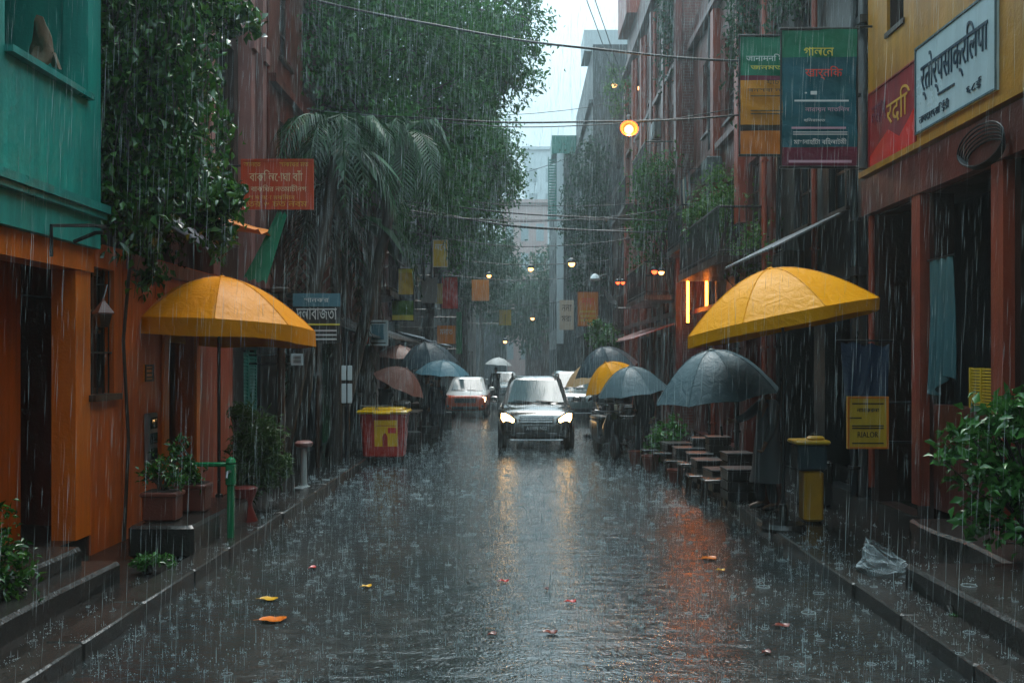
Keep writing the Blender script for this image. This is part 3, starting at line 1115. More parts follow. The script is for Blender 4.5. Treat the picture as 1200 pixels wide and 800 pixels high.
    hair = MB()
    Mh = Matrix.Translation(hd + Vector((0, 0, .03 * k)) - hf * .012 * k) @ Rz @ Matrix.Diagonal((.088 * k, .108 * k, .105 * k, 1))
    prof = [(math.cos(a), math.sin(a)) for a in [x * math.pi / 2 / 6 for x in range(-1, 6)]] + [(.02, 1)]
    hair.lathe(prof, (0, 0, 0), 16, Mh)
    hair.build('hair', M['hair'], t, smooth=80)
    # coat: torso and sleeves grown a little outside the body, skirt as a flared shell
    cn = ['pel', 'wai', 'che', 'nk0', 'shR', 'elR', 'wrR', 'shL', 'elL', 'wrL']
    ce = [('pel', 'wai'), ('wai', 'che'), ('che', 'nk0'), ('che', 'shR'), ('shR', 'elR'), ('elR', 'wrR'), ('che', 'shL'), ('shL', 'elL'), ('elL', 'wrL')]
    cr = dict(pel=(.175, .135), wai=(.155, .12), che=(.185, .13), nk0=.075, shR=.082, shL=.082, elR=.06, elL=.06, wrR=.046, wrL=.046)
    co_ = skin_mesh([J[a] for a in cn], [(cn.index(a), cn.index(b)) for a, b in ce], [tuple(x * k for x in cr[a]) if hasattr(cr[a], '__len__') else cr[a] * k for a in cn], 'coat', coat, t)
    low = .38 if long_coat else .74
    Mk = Matrix.Translation(ft) @ Rz @ Matrix.Diagonal((k, k * .78, k, 1))
    sk = MB()
    nn = 28
    prof = [(.17, 1.08), (.19, .98), (.205, .86), (.215 + .05 * (.74 - low), (0.74 + low) / 2 if long_coat else .8), (.235 + .12 * (.74 - low), low)]
    vs_, fs = [], []
    for pass_ in (0, -.012):
        for r_, z_ in prof:
            for a in range(nn):
                th_ = 2 * math.pi * a / nn
                f_ = 1 + .06 * math.sin(a * 2.7) * (1.08 - z_)
                vs_.append(Mk @ Vector(((r_ + pass_) * f_ * math.cos(th_), (r_ + pass_) * f_ * math.sin(th_), z_)))
    P5 = len(prof) * nn
    for j in range(len(prof) - 1):
        for a in range(nn):
            b = (a + 1) % nn
            fs.append((j * nn + a, j * nn + b, (j + 1) * nn + b, (j + 1) * nn + a))
            fs.append((P5 + j * nn + a, P5 + (j + 1) * nn + a, P5 + (j + 1) * nn + b, P5 + j * nn + b))
    j = len(prof) - 1
    for a in range(nn):
        b = (a + 1) % nn
        fs.append((j * nn + a, j * nn + b, P5 + j * nn + b, P5 + j * nn + a))
    sk.add(vs_, fs).build('coat_skirt', coat, t, smooth=60)
    for S_ in ('R', 'L'):
        nm = ['hi' + S_, 'kn' + S_, 'an' + S_]
        skin_mesh([J['pel']] + [J[a] for a in nm], [(0, 1), (1, 2), (2, 3)], [.12 * k, .1 * k, .075 * k, .062 * k], 'trouser_leg', trousers, t)
        a, b = J['an' + S_], J['to' + S_]
        skin_mesh([a + Vector((0, 0, -.03 * k)) - (b - a).normalized() * .05 * k, a + Vector((0, 0, -.035 * k)), b], [(0, 1), (1, 2)], [(.042 * k, .036 * k), (.05 * k, .045 * k), (.044 * k, .03 * k)], 'shoe', M['rubber'], t, 1)
    return t

# ---- vehicles
def loft(rings, close_ends=True):
    mb = MB()
    n = len(rings[0])
    mb.v = [tuple(p) for r in rings for p in r]
    for i in range(len(rings) - 1):
        for j in range(n):
            k = (j + 1) % n
            mb.f.append((i * n + j, i * n + k, i * n + n + k, i * n + n + j))
    if close_ends:
        mb.f.append(tuple(reversed(range(n))))
        mb.f.append(tuple(range((len(rings) - 1) * n, len(rings) * n)))
    return mb
def sub_build(mb, name, mat, parent, levels=2, smooth=60):
    o = mb.build(name, mat, parent, local=True)
    md = o.modifiers.new('s', 'SUBSURF')
    md.levels = md.render_levels = levels
    dg = bpy.context.evaluated_depsgraph_get()
    m2 = bpy.data.meshes.new_from_object(o.evaluated_get(dg))
    o.modifiers.clear()
    o.data = m2
    m2.name = name
    m2.polygons.foreach_set('use_smooth', [True] * len(m2.polygons))
    return o
def car_wheel(t, x, y, r=.33, w=.21):
    s = 1 if x > 0 else -1
    My = Matrix.Rotation(math.pi / 2, 4, 'Y')
    prof = [(r * .62, -w / 2), (r * .95, -w / 2), (r, -w / 2 + .03), (r, w / 2 - .03), (r * .95, w / 2), (r * .62, w / 2)]
    wh = MB().lathe(prof, (x, y, r), 24, My).build('wheel', M['rubber'], t, smooth=40, local=True)
    MB().lathe([(r * .1, w / 2 - .01), (r * .3, w / 2 - .02), (r * .6, w / 2 - .04), (r * .63, w / 2 + .005), (r * .58, w / 2 - .06)], (x, y, r), 20, My if s > 0 else Matrix.Rotation(-math.pi / 2, 4, 'Y')).build('rim', M['steel'], wh, smooth=40, local=True)
def car(name, label, loc, paint, roof_paint=None, kind='suv', rotz=0, lamp='headlight', lit=(1, 1), plate=None, rails=False):
    t = thing(name, label, 'car', (0, 0, 0))
    suv = kind == 'suv'
    W_, Hh = (.875, 1.68) if suv else (.80, 1.42)
    hood, belt = (1.02, 1.04) if suv else (.86, .88)
    zb = .24 if suv else .2
    L = 4.5 if suv else 4.2
    st = [(0.0, .78, zb + .14, .62), (.10, .90, zb + .02, .78), (.35, .975, zb, hood - .10), (.7, 1.0, zb, hood - .03), (1.2, 1.0, zb, hood + .04), (2.2, 1.0, zb, belt + .04), (3.6, 1.0, zb, belt + .05), (L - .25, .96, zb + .05, belt + .03), (L, .85, zb + .16, belt - .1)]
    rings = []
    for y, w, b, tp in st:
        hw = W_ * w
        half = [(hw * .80, b), (hw * .97, b + .08), (hw, b + (tp - b) * .45), (hw * .985, tp - .09), (hw * .90, tp - .01), (hw * .45, tp + .025)]
        rings.append([Vector((x, y, z)) for x, z in half] + [Vector((-x, y, z)) for x, z in reversed(half)])
    sub_build(loft(rings), 'body', paint, t, 2)
    # cabin
    wy, ry0, ry1, by = (1.0, 1.85, L - .55, L - .2) if suv else (1.25, 1.95, 3.2, 3.75)
    tw = W_ * .70
    bw = W_ * .90
    zb2, zt = belt - .02, Hh - .045
    cr = []
    for f_, e in ((0, 0), (.33, 0), (.66, 0), (.92, 0), (1.0, .035)):
        hw = bw + (tw - bw) * f_ - e * 1.6
        y0 = wy + (ry0 - wy) * f_ + e * 2
        y1 = by + (ry1 - by) * f_ - e * 2
        z = zb2 + (zt - zb2) * f_ + e * .7
        c = .14
        half = [(hw * .5, y0 - .07 * (1 - f_)), (hw - c, y0), (hw, y0 + c), (hw, (y0 + y1) / 2), (hw, y1 - c), (hw - c, y1)]
        cr.append([Vector((x, y, z)) for x, y in half] + [Vector((-x, y, z)) for x, y in reversed(half)])
    loft(cr).build('cabin', roof_paint or paint, t, smooth=40, local=True)
    # windscreen: follows the front of the cabin, set a little proud
    def fr(x, f_, out=.012):
        y = wy + (ry0 - wy) * f_ - (.07 * (1 - f_) if abs(x) < bw * .5 else .07 * (1 - f_) * max(0, (1 - (abs(x) - bw * .5) / (bw * .4)))) - out
        return Vector((x, y, zb2 + (zt - zb2) * f_ + out * .6))
    nx = 9
    ws = MB()
    V = []
    rows = (.08, .3, .5, .7, .9)
    for f_ in rows:
        hw = (bw + (tw - bw) * f_) - .115
        for i in range(nx):
            V.append(fr(-hw + 2 * hw * i / (nx - 1), f_))
    ws.add(V, [(r * nx + i, r * nx + i + 1, (r + 1) * nx + i + 1, (r + 1) * nx + i) for r in range(len(rows) - 1) for i in range(nx - 1)])
    ws.build('windscreen', M['sky_pale_glass'], t, smooth=60, local=True)
    wp = MB()
    for x in (-.1, .42):
        wp.tube([fr(x, .07, .025), fr(x - .42, .13, .03)], .012, 5)
    wp.build('wipers', M['black'], t, local=True)
    for s_ in (-1, 1):
        for a, b in ((.12, .5), (.53, .88)):
            q = MB()
            P4 = []
            for f_, aa, bb in ((.12, a, b), (.86, a + (.07 if a < .2 else 0), b - .02)):
                hw = bw + (tw - bw) * f_ + .006
                y0 = wy + (ry0 - wy) * f_
                y1 = by + (ry1 - by) * f_
                P4 += [Vector((s_ * hw, y0 + (y1 - y0) * aa, zb2 + (zt - zb2) * f_)), Vector((s_ * hw, y0 + (y1 - y0) * bb, zb2 + (zt - zb2) * f_))]
            q.prism([P4[0], P4[1], P4[3], P4[2]], (0, 0, 0), (s_ * .006, 0, 0))
            q.build('side_window', M['glass'], t, local=True)
        m = MB().bbox((s_ * (W_ + .11), wy + .28, belt + .1), (.2, .1, .14), b=.03)
        m.box(s_ * (W_ - .04), s_ * (W_ + .04), wy + .27, wy + .3, belt + .03, belt + .07)
        m.build('wing_mirror', paint, t, smooth=40, local=True)
        if rails:
            MB().tube([(s_ * tw * .93, ry0 + .1, Hh - .05), (s_ * tw * .93, ry0 + .25, Hh + .03), (s_ * tw * .93, ry1 - .3, Hh + .03), (s_ * tw * .93, ry1 - .1, Hh - .05)], .02, 6).build('roof_rail', M['black'], t, smooth=50, local=True)
        # headlamp: swept-back lens with a lit reflector inside a dark housing
        hz = .74 if suv else .60
        outl = [(.44, -.10), (.60, -.145), (.80, -.11), (.865, .04), (.87, .2), (.74, .18), (.56, .09), (.45, .0)]
        def lensp(u, v, o_=0):
            yy = .03 + .40 * max(0, u - .40) ** 1.3 - o_ + max(0, v) * .25
            return Vector((s_ * u * W_ / .875, yy, hz + v))
        hb = MB().prism([lensp(u, v, .0) for u, v in outl], (0, .06, 0), (0, -.012, 0)).build('headlight', M['chrome'], t, local=True)
        if lit[0 if s_ < 0 else 1]:
            MB().prism([lensp(u, v, .0) for u, v in [(.51, -.07), (.60, -.11), (.74, -.09), (.80, .0), (.80, .12), (.71, .13), (.6, .07), (.51, .0)]], (0, -.014, 0), (0, -.026, 0)).build('lamp', M[lamp], hb, local=True)
        fg = MB().lathe([(.05, 0), (.045, .02), (.01, .022)], (s_ * .62, .02, zb + .2), 12, Matrix.Rotation(math.pi / 2, 4, 'X')).build('fog_lamp', M['black'], t, local=True)
    g = MB()
    gz = .70 if suv else .56
    for i in range(4):
        g.bbox((0, -.004, gz + i * .035 - .03), (.74, .05, .014), b=.004)
    g.bbox((0, -.002, gz + .115), (.84, .05, .02), b=.006)
    gr = g.build('grille', M['chrome'], t, local=True)
    MB().bbox((0, .012, gz + .03), (.76, .05, .15), b=.01).build('grille_backing', M['black'], gr, local=True)
    MB().bbox((0, .0, zb + .13), (.95, .06, .12), b=.02).build('air_intake', M['black'], t, local=True)
    MB().bbox((0, .0, zb + .03), (1.2, .07, .03), b=.01).build('bumper_lip', M['steel'] if suv else M['black'], t, local=True)
    if plate:
        p = MB().bbox((0, -.035, zb + .30), (.52, .02, .12), b=.006).build('number_plate', M['black'], t, local=True)
        lettering(plate, (0, -.046, zb + .30), .46, .075, '-Y', M['ink_white'], p, .003)
    for x in (-W_ + .10, W_ - .10):
        for y in (.78, L - .85):
            car_wheel(t, x, y, .33 if suv else .3)
    t.location = loc
    t.rotation_euler = (0, 0, rotz)
    return t
def scooter(label, loc, rotz, paint, group):
    t = thing('motor_scooter', label, 'motorbike', (0, 0, 0), group)
    for y in (0, 1.25):
        My = Matrix.Rotation(math.pi / 2, 4, 'Y')
        w = MB().lathe([(.16, -.05), (.24, -.045), (.27, 0), (.24, .045), (.16, .05)], (0, y, .27), 20, My).build('wheel', M['rubber'], t, smooth=40, local=True)
        MB().lathe([(.02, -.05), (.05, -.04), (.15, -.03), (.165, 0), (.15, .03), (.05, .04), (.02, .05)], (0, y, .27), 16, My).build('rim', M['steel'], w, smooth=40, local=True)
    f = MB()
    f.tube([(0, .02, .3), (0, .12, .62), (0, .2, .95)], [.05, .07, .05], 8)
    body_r = []
    for y, w, a, b in ((.22, .14, .34, .62), (.45, .17, .30, .40), (.65, .17, .3, .42), (.8, .16, .32, .74), (1.15, .17, .42, .76), (1.55, .10, .55, .74)):
        body_r.append([Vector(p) for p in ((w, y, a), (w, y, b), (w * .5, y, b + .03), (-w * .5, y, b + .03), (-w, y, b), (-w, y, a))])
    lb = loft(body_r)
    f.v, f.f = f.v, f.f
    f.add(lb.v, lb.f)
    f.prism([Vector((-.2, 0, .35)), Vector((.2, 0, .35)), Vector((.22, 0, .7)), Vector((.12, 0, .95)), Vector((-.12, 0, .95)), Vector((-.22, 0, .7))], (0, .1, 0), (0, .16, 0))
    f.build('body', paint, t, smooth=45, local=True)
    MB().bbox((0, 1.1, .82), (.26, .72, .1), b=.035).build('seat', M['rubber'], t, smooth=50, local=True)
    MB().tube([(-.34, .3, 1.02), (-.2, .2, 1.0), (.2, .2, 1.0), (.34, .3, 1.02)], .016, 7).build('handlebar', M['steel'], t, smooth=50, local=True)
    MB().lathe([(.01, -.02), (.07, 0), (.085, .05), (.06, .1)], (0, .14, .9), 14, Matrix.Rotation(math.pi / 2, 4, 'X')).build('headlight', M['chrome'], t, smooth=50, local=True)
    for s_ in (-1, 1):
        m = MB().tube([(s_ * .26, .26, 1.02), (s_ * .33, .24, 1.2)], .008, 5)
        m.bbox((s_ * .34, .23, 1.24), (.13, .02, .08), b=.01)
        m.build('mirror', M['black'], t, local=True)
    t.location = loc
    t.rotation_euler = (0, 0, rotz)
    return t
def lamp_pendant(label, p, r, drop, mat, group, housing=None, cat='lamp', light=0):
    """p: bulb centre; hangs by a cord of `drop` metres"""
    t = thing('hanging_lamp', label, cat, p, group)
    p = Vector(p)
    MB().lathe([(r * 1.15, r * .15), (r * 1.2, r * .3), (r * 1.0, r * .95), (r * .55, r * 1.35), (r * .25, r * 1.5), (r * .2, r * 1.9)], p, 18).build('lamp_shade', housing or M['black'], t, smooth=50)
    n = 8
    MB().lathe([(.01 * r, -r * .8)] + [(r * .8 * math.cos(a), r * .8 * math.sin(a)) for a in [(-.5 + i / n) * math.pi * .96 + .04 for i in range(1, n)]] + [(.02 * r, r * .8)], p, 16).build('bulb', mat, t, smooth=80)
    MB().tube([p + Vector((0, 0, r * 1.8)), p + Vector((0, 0, r * 1.8 + drop))], .012, 5).build('cord', M['cable'], t)
    if light:
        L = bpy.data.lights.new('lamp_light', 'POINT')
        L.energy = light
        L.color = (1, .62, .28)
        L.shadow_soft_size = r
        o = bpy.data.objects.new('lamp_light', L)
        COL.objects.link(o)
        o.parent = t
        o.location = (0, -r * 1.6, -r * .9)
    return t
def cable(label, a, b, sag, r=.014, n=24, group=None, name='overhead_cable', twist=0):
    a, b = Vector(a), Vector(b)
    mb = MB()
    pts = []
    for i in range(n + 1):
        k = i / n
        pts.append(a.lerp(b, k) - Vector((0, 0, sag * 4 * k * (1 - k) + twist * math.sin(k * 17))))
    mb.tube(pts, r, 6)
    o = mb.build(name, M['cable'], None, smooth=60)
    return tag(o, label, 'cable', group)
def board(name, label, cat, c, w, h, face, mat, th=.03, border=None, hang=None, group=None, bracket=None):
    """a sign board; c = centre of its printed face"""
    t = thing(name, label, cat, c, group)
    r, u, nn = FACE[face]
    c = Vector(c)
    p = [c - r * w / 2 - u * h / 2, c + r * w / 2 - u * h / 2, c + r * w / 2 + u * h / 2, c - r * w / 2 + u * h / 2]
    b = MB().prism(p, nn * 0, -nn * th).build('panel', mat, t)
    if border:
        e = MB()
        q = .025
        for p0, p1, hh in ((-w / 2, w / 2, h / 2 - q / 2), (-w / 2, w / 2, -h / 2 + q / 2)):
            e.prism([c + r * p0 + u * (hh - q / 2), c + r * p1 + u * (hh - q / 2), c + r * p1 + u * (hh + q / 2), c + r * p0 + u * (hh + q / 2)], nn * 0, nn * .015)
        for xx in (-w / 2 + q / 2, w / 2 - q / 2):
            e.prism([c + r * (xx - q / 2) - u * (h / 2 - q), c + r * (xx + q / 2) - u * (h / 2 - q), c + r * (xx + q / 2) + u * (h / 2 - q), c + r * (xx - q / 2) + u * (h / 2 - q)], nn * 0, nn * .015)
        e.build('frame', border, t)
    if bracket is not None:
        for dz in (h * .38, -h * .38):
            a = c + Vector((0, th + .02, dz))
            MB().tube([a, Vector((bracket, a.y, a.z))], .016, 6).build('bracket', M['black'], t)
    return t, c

# ================================================================== GROUND, KERBS, STEPS
def sheet(name, x0, x1, y0, y1, z, mat):
    return tag(MB().add([(x0, y0, z), (x1, y0, z), (x1, y1, z), (x0, y1, z)], [(0, 1, 2, 3)]).build(name, mat), kind='structure')
sheet('road', -150, 150, -30, 320, 0.0, M['road'])
def kerb(x0, x1, y0, y1, ztop):
    mb = MB()
    y = y0
    while y < y1:
        L = random.uniform(.8, 1.3)
        j = random.uniform(-.008, .008)
        dz = random.uniform(-.005, .005)
        mb.bbox(((x0 + x1) / 2 + j, y + L / 2, (ztop + dz) / 2 - .05), (x1 - x0, L - .005, ztop + dz + .1), b=.014)
        y += L
    return tag(mb.build('kerb', M['kerb'], smooth=30), kind='structure')
kerb(-3.32, -3.04, -12, 70, .13)
kerb(2.92, 3.14, -12, 70, .13)
sheet('pavement', -12, -3.3, -14, 90, .085, M['stone'])
sheet('pavement', 3.12, 12, -14, 90, .1, M['stone'])
def step(x0, x1, y0, y1, z0, z1):
    mb = MB()
    n = 14
    V, fs = [], []
    for i in range(n + 1):
        k = i / n
        y = y0 + (y1 - y0) * k
        e = .035 * math.sin(k * 9 + x0) + random.uniform(-.012, .012)
        q = .03
        s_ = 1 if abs(x0) < abs(x1) else -1
        xi = x0 + e
        V += [(xi, y, z0), (xi, y, z1 - q), (xi + (q if x1 > x0 else -q), y, z1), (x1, y, z1 + .01)]
    for i in range(n):
        for j in range(3):
            a = i * 4 + j
            fs.append((a, a + 1, a + 5, a + 4))
    for i in (0, n):
        fs.append((i * 4, i * 4 + 1, i * 4 + 2, i * 4 + 3, ) )
    V2 = [(x1, y0, z0), (x1, y1, z0)]
    o = len(V)
    mb.add(V + V2, fs[:-2] + [(0, 1, 2, 3, o), (n * 4, n * 4 + 3, n * 4 + 2, n * 4 + 1, o)[:4] + (o + 1,)])
    return tag(mb.build('step', M['kerb'], smooth=25), kind='structure')
step(-3.60, -6, -8, 9.0, .06, .27)
step(-3.88, -6, -8, 8.9, .2, .42)
step(3.40, 7, -8, 8.75, .06, .30)
step(4.35, 7, 8.8, 11.2, .06, .30)

# ================================================================== BUILDINGS ALONG THE STREET
# --- corner house with the teal upper storey and its orange porch
t = thing('corner_house', 'house with a teal upper storey over a deep orange porch', 'house', (-4.3, -8, .05))
w = MB()
X = -4.3
for (y0, y1, z0, z1) in ((-8, 10.2, 3.22, 4.66), (-8, 8.3, 4.66, 9.5), (9.9, 10.2, 4.66, 6.9), (8.3, 10.2, 6.9, 9.5)):
    w.box(X, X - .25, y0, y1, z0, z1)
w.box(-4.55, -9, 9.95, 10.2, 3.22, 9.5).box(-4.3, -9, -8, 10.2, 9.5, 12)
w.box(-4.55, -9, -8, 9.95, 3.22, 3.4)
w.box(-8.8, -9, -8, 9.95, 3.4, 9.5)
w.box(-4.55, -8.8, -8, 9.95, 9.2, 9.4)
w.build('upper_wall', M['teal'], t)
MB().box(X + .09, X + .002, -8, 10.24, 3.58, 3.66).box(X + .06, X + .002, -8, 10.22, 3.52, 3.577).build('ledge', M['teal_trim'], t)
MB().box(X + .07, X - .2, 8.3, 9.9, 4.662, 4.72).build('window_sill', M['teal_trim'], t)
MB().box(-4.37, -4.66, -8, 10.2, 2.98, 3.217).build('porch_beam', M['orange_trim'], t)
w = MB()
w.box(-4.4, -4.64, 9.85, 10.19, .3, 2.977)
w.build('pilaster', M['orange_trim'], t)
w = MB()
w.box(-5.0, -5.2, -8, 9.95, .3, 3.2).box(-5.0, -5.2, 10.75, 11.0, .3, 3.2).box(-5.0, -5.2, 9.95, 10.75, 2.75, 3.2)
w.box(-5.2, -9, 10.8, 11.0, .05, 3.2).box(-8.8, -9, -8, 10.8, .05, 3.2)
w.build('porch_wall', M['darkred'], t)
MB().box(-4.64, -4.99, 10.9, 11.0, .3, 3.2).build('porch_end_wall', M['darkred'], t)
MB().box(-4.42, -8.8, 9.0, 10.9, .06, .3).build('porch_floor', M['stone'], t)
# a second, brighter pier of the porch nearer the camera
MB().box(-4.97, -4.999, 9.2, 9.9, .3, 3.2).build('orange_pier', M['orange'], t)

bl = MB()
bl.tube([(-4.28, 9.55, 3.22), (-4.05, 9.5, 3.30), (-3.98, 9.5, 3.30)], .02, 7)
bl.tube([(-4.24, 9.0, 3.02), (-4.24, 9.0, 3.30), (-4.05, 9.45, 3.36), (-3.98, 9.55, 3.36)], .018, 7)
o = bl.build('wall_bracket', M['black'], smooth=50)
tag(o, 'thin black iron arm bent out of the teal wall under its ledge', 'bracket')

# beige cloth bundle lying on the sill
V = []
mb = MB()
nu, nv = 14, 12
c0 = Vector((-4.36, 8.95, 4.72))
for i in range(nu):
    a = 2 * math.pi * i / nu
    for j in range(nv):
        q = j / (nv - 1)
        r = (.105 * math.sin(math.pi * (q * .90 + .05)) ** .7 + .015) * (1 + .22 * math.sin(a * 3 + q * 7) + .12 * math.sin(a * 7 - q * 13)) * (1 - .35 * q)
        V.append(c0 + Vector((r * math.cos(a) * .8 + .08 * q * q, r * math.sin(a) * 1.3 + .12 * math.sin(q * 4), .42 * q)))
fs = [(i * nv + j, ((i + 1) % nu) * nv + j, ((i + 1) % nu) * nv + j + 1, i * nv + j + 1) for i in range(nu) for j in range(nv - 1)]
mb.add(V, fs)
mb.add([c0 + Vector((.05, .12 + .03 * k, .18 - .03 * k)) + Vector(p) for k in range(5) for p in ((0, .05, .02), (.05, .06, 0), (.06, -.02, -.02), (.0, -.03, 0))],
       [(k * 4 + i, k * 4 + (i + 1) % 4, k * 4 + 4 + (i + 1) % 4, k * 4 + 4 + i) for k in range(4) for i in range(4)] + [(16, 17, 18, 19)])
tag(mb.build('cloth_bundle', M['cloth_beige'], smooth=70), 'beige cloth bundle slumped on the sill of the dark upper window', 'cloth')

# --- orange shop house
h1 = house('orange plastered house with a narrow dark doorway behind the amber parasol', -1, -4.4, 11.02, 15.2, 3.3, M['orange'],
           [(12.37, 13.4, .09, 2.75, 'open')], z0=.08, slabs=(3.1,), name='plastered_house')
w = MB().box(-4.4, -4.65, 10.21, 10.24, .08, 3.2)
h1b = M['orange']
wd = MB()
for y0, y1, z0, z1 in ((10.2, 11.0, .08, 1.72), (10.78, 11.0, 1.72, 3.05), (10.2, 11.0, 3.05, 3.3)):
    wd.box(-4.4, -4.64, y0, y1, z0, z1)
wd.build('front_wall', M['orange'], h1)
window(10.21, 10.78, 1.73, 3.04, -4.4, -1, M['wood'], h1, (1, 1), .1, True, True)
MB().box(-4.36, -4.398, 12.2, 12.36, .09, 2.9).box(-4.36, -4.398, 13.41, 13.55, .09, 2.9).box(-4.36, -4.398, 12.2, 13.55, 2.9, 3.05).build('door_surround', M['orange_trim'], h1)
MB().box(-4.365, -4.398, 13.56, 15.1, .1, 3.0).build('red_panel', M['rust'], h1)
MB().box(-4.30, -4.398, 11.1, 15.2, 3.1, 3.26).build('cornice', M['pink'], h1)

# upper storey behind: brown wall with pink columns
h2 = house('brown plaster upper house with tall pink columns behind the creeper', -1, -4.75, 11.02, 17.9, 9.5, M['brown'],
           [(13.1, 14.3, 4.3, 7.0, 'win', (1, 2)), (15.1, 16.5, 4.0, 7.2, 'win', (2, 2))], z0=3.32, depth=4, slabs=(), cornices=((7.6, .12, .16),), trim=M['pink'])
for y in (12.85, 14.62, 16.85, 17.6):
    MB().box(-4.52, -4.748, y - .12, y + .12, 3.33, 9.3).box(-4.46, -4.515, y - .15, y + .15, 3.33, 3.6).box(-4.46, -4.515, y - .15, y + .15, 7.3, 7.55).build('column', M['pink'], h2)
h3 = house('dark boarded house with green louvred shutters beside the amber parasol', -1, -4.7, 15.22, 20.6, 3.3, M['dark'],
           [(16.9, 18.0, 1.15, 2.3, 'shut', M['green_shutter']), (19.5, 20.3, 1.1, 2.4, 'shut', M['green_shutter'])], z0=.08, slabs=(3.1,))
eave(h3, -4.7, -1, 18.2, 20.5, 3.25, 1.0, .35, M['wood'])
h4 = house('tall dark brown house above the thatched eave, half hidden by palms', -1, -4.55, 17.95, 24.4, 10.5, M['redbrown'],
           [(18.8, 19.7, 4.6, 6.6, 'win', (1, 2)), (20.8, 21.7, 4.6, 6.6, 'win', (1, 2)), (22.8, 23.6, 4.6, 6.6, 'win', (1, 2)), (18.8, 19.7, 7.8, 9.6, 'win', (1, 2)), (20.8, 21.7, 7.8, 9.6, 'win', (1, 2))],
           z0=3.34, depth=4, slabs=(), cornices=((7.1, .14, .15),))
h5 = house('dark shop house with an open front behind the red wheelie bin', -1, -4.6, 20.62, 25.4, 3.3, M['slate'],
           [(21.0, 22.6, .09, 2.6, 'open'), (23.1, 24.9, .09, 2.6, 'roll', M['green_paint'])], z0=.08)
eave(h5, -4.6, -1, 20.8, 25.3, 3.1, 1.3, .5, M['dark'])
h6 = house('red brown balcony house beside the tall yellow banner', -1, -4.3, 25.42, 32.5, 9.5, M['redbrown'],
           [(26, 27.6, .09, 2.6, 'open'), (28.2, 29.8, .09, 2.6, 'roll', M['steel']), (30.4, 31.8, .09, 2.6, 'open'),
            (26.2, 27.2, 4.2, 6.0, 'win', (1, 1)), (28.4, 29.4, 4.2, 6.0, 'shut', M['green_shutter']), (30.6, 31.6, 4.2, 6.0, 'win', (1, 1)), (26.2, 27.2, 7, 8.6, 'win', (1, 1)), (30.6, 31.6, 7, 8.6, 'win', (1, 1))],
           z0=.08, cornices=((3.3, .12, .14), (6.5, .1, .12)))
balcony(h6, -4.3, -1, 26.0, 29.6, 3.9, .9, M['brown'])
eave(h6, -4.3, -1, 25.6, 32.3, 3.0, 1.1, .4, M['wood'])
h7 = house('grey green house with a blue awning past the yellow banner', -1, -4.1, 32.52, 41.0, 8.6, M['slate'],
           [(33, 35, .09, 2.6, 'open'), (36, 38, .09, 2.6, 'open'), (39, 40.6, .09, 2.6, 'roll', M['steel']), (33.4, 34.4, 4, 5.8, 'win', (1, 1)), (36, 37, 4, 5.8, 'win', (1, 1)), (38.6, 39.6, 4, 5.8, 'win', (1, 1))],
           z0=.08, cornices=((3.2, .12, .14),))
eave(h7, -4.1, -1, 32.7, 40.8, 3.0, 1.3, .4, M['cloth_blue'])
h8 = house('plain grey house under the far street trees', -1, -3.9, 41.02, 54, 9.5, M['grey'],
           [(42 + 3 * i, 43.6 + 3 * i, .09, 2.6, 'open') for i in range(4)] + [(42.2 + 3 * i, 43.4 + 3 * i, 4, 5.8, 'win', (1, 1)) for i in range(4)], z0=.08, cornices=((3.2, .12, .14),))
h9 = house('farthest brown house of the row under the trees', -1, -3.3, 54.02, 74, 10, M['brown'],
           [(55 + 4 * i, 57 + 4 * i, .02, 2.6, 'open') for i in range(4)] + [(55 + 4 * i, 56.6 + 4 * i, 4, 6, 'win', (1, 1)) for i in range(4)], z0=.01)

# --- right side
r1 = house('yellow corner shop with orange posts and dark open bays', 1, 5.0, -8, 14.2, 11.5, M['brown'],
           [(-6, 1, .11, 4.1, 'open'), (1.4, 6.6, .11, 4.1, 'open'), (7.0, 9.95, .11, 4.1, 'open'), (10.5, 12.05, .11, 4.1, 'open'), (12.55, 13.9, .11, 4.1, 'open'),
            (12.9, 13.45, 6.5, 8.0, 'win', (1, 1)), (10.9, 11.7, 6.7, 8.2, 'win', (1, 1))], z0=.09, depth=4.2, slabs=(4.25,), name='corner_shop', cat='shop')
MB().box(4.86, 4.997, -8, 14.2, 4.12, 4.62).build('beam', M['darkred'], r1)
uw = MB()
for y0, y1, z0, z1 in ((-8, 14.2, 4.745, 6.45), (-8, 10.88, 6.45, 8.25), (11.72, 12.88, 6.45, 8.25), (13.47, 14.2, 6.45, 8.25), (-8, 14.2, 8.25, 11.5), (10.88, 11.72, 6.45, 6.62), (12.88, 13.47, 8.02, 8.25)):
    uw.box(4.955, 4.997, y0, y1, z0, z1)
uw.build('upper_wall', M['yellow'], r1)
MB().box(4.82, 4.997, -8, 14.2, 4.66, 4.74).build('ledge', M['yellow'], r1)
for y, m in ((12.3, 'rust'), (10.2, 'rust'), (6.8, 'rust')):
    MB().box(4.88, 5.2, y - .13, y + .13, .3, 4.117).build('post', M[m], r1)
MB().box(4.98, 5.2, 10.45, 12.0, .3, 1.55).build('low_wall', M['darkred'], r1)
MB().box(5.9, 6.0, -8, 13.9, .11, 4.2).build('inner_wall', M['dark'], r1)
for y in (13.98, 12.44):
    MB().tube([(4.93, y, .3), (4.93, y, 4.1)], .045, 8).build('drainpipe', M['rust'], r1, smooth=50)
# slatted wicker vent over the low wall
mb = MB()
for i in range(13):
    mb.box(4.955, 4.975, 10.42, 10.98, 1.58 + i * .033, 1.60 + i * .033)
for y in (10.42, 10.7, 10.96):
    mb.box(4.945, 4.985, y, y + .025, 1.56, 2.0)
tag(mb.build('cane_screen', M['sign_gold']), 'small tan cane screen standing on the low wall by the orange post', 'screen')

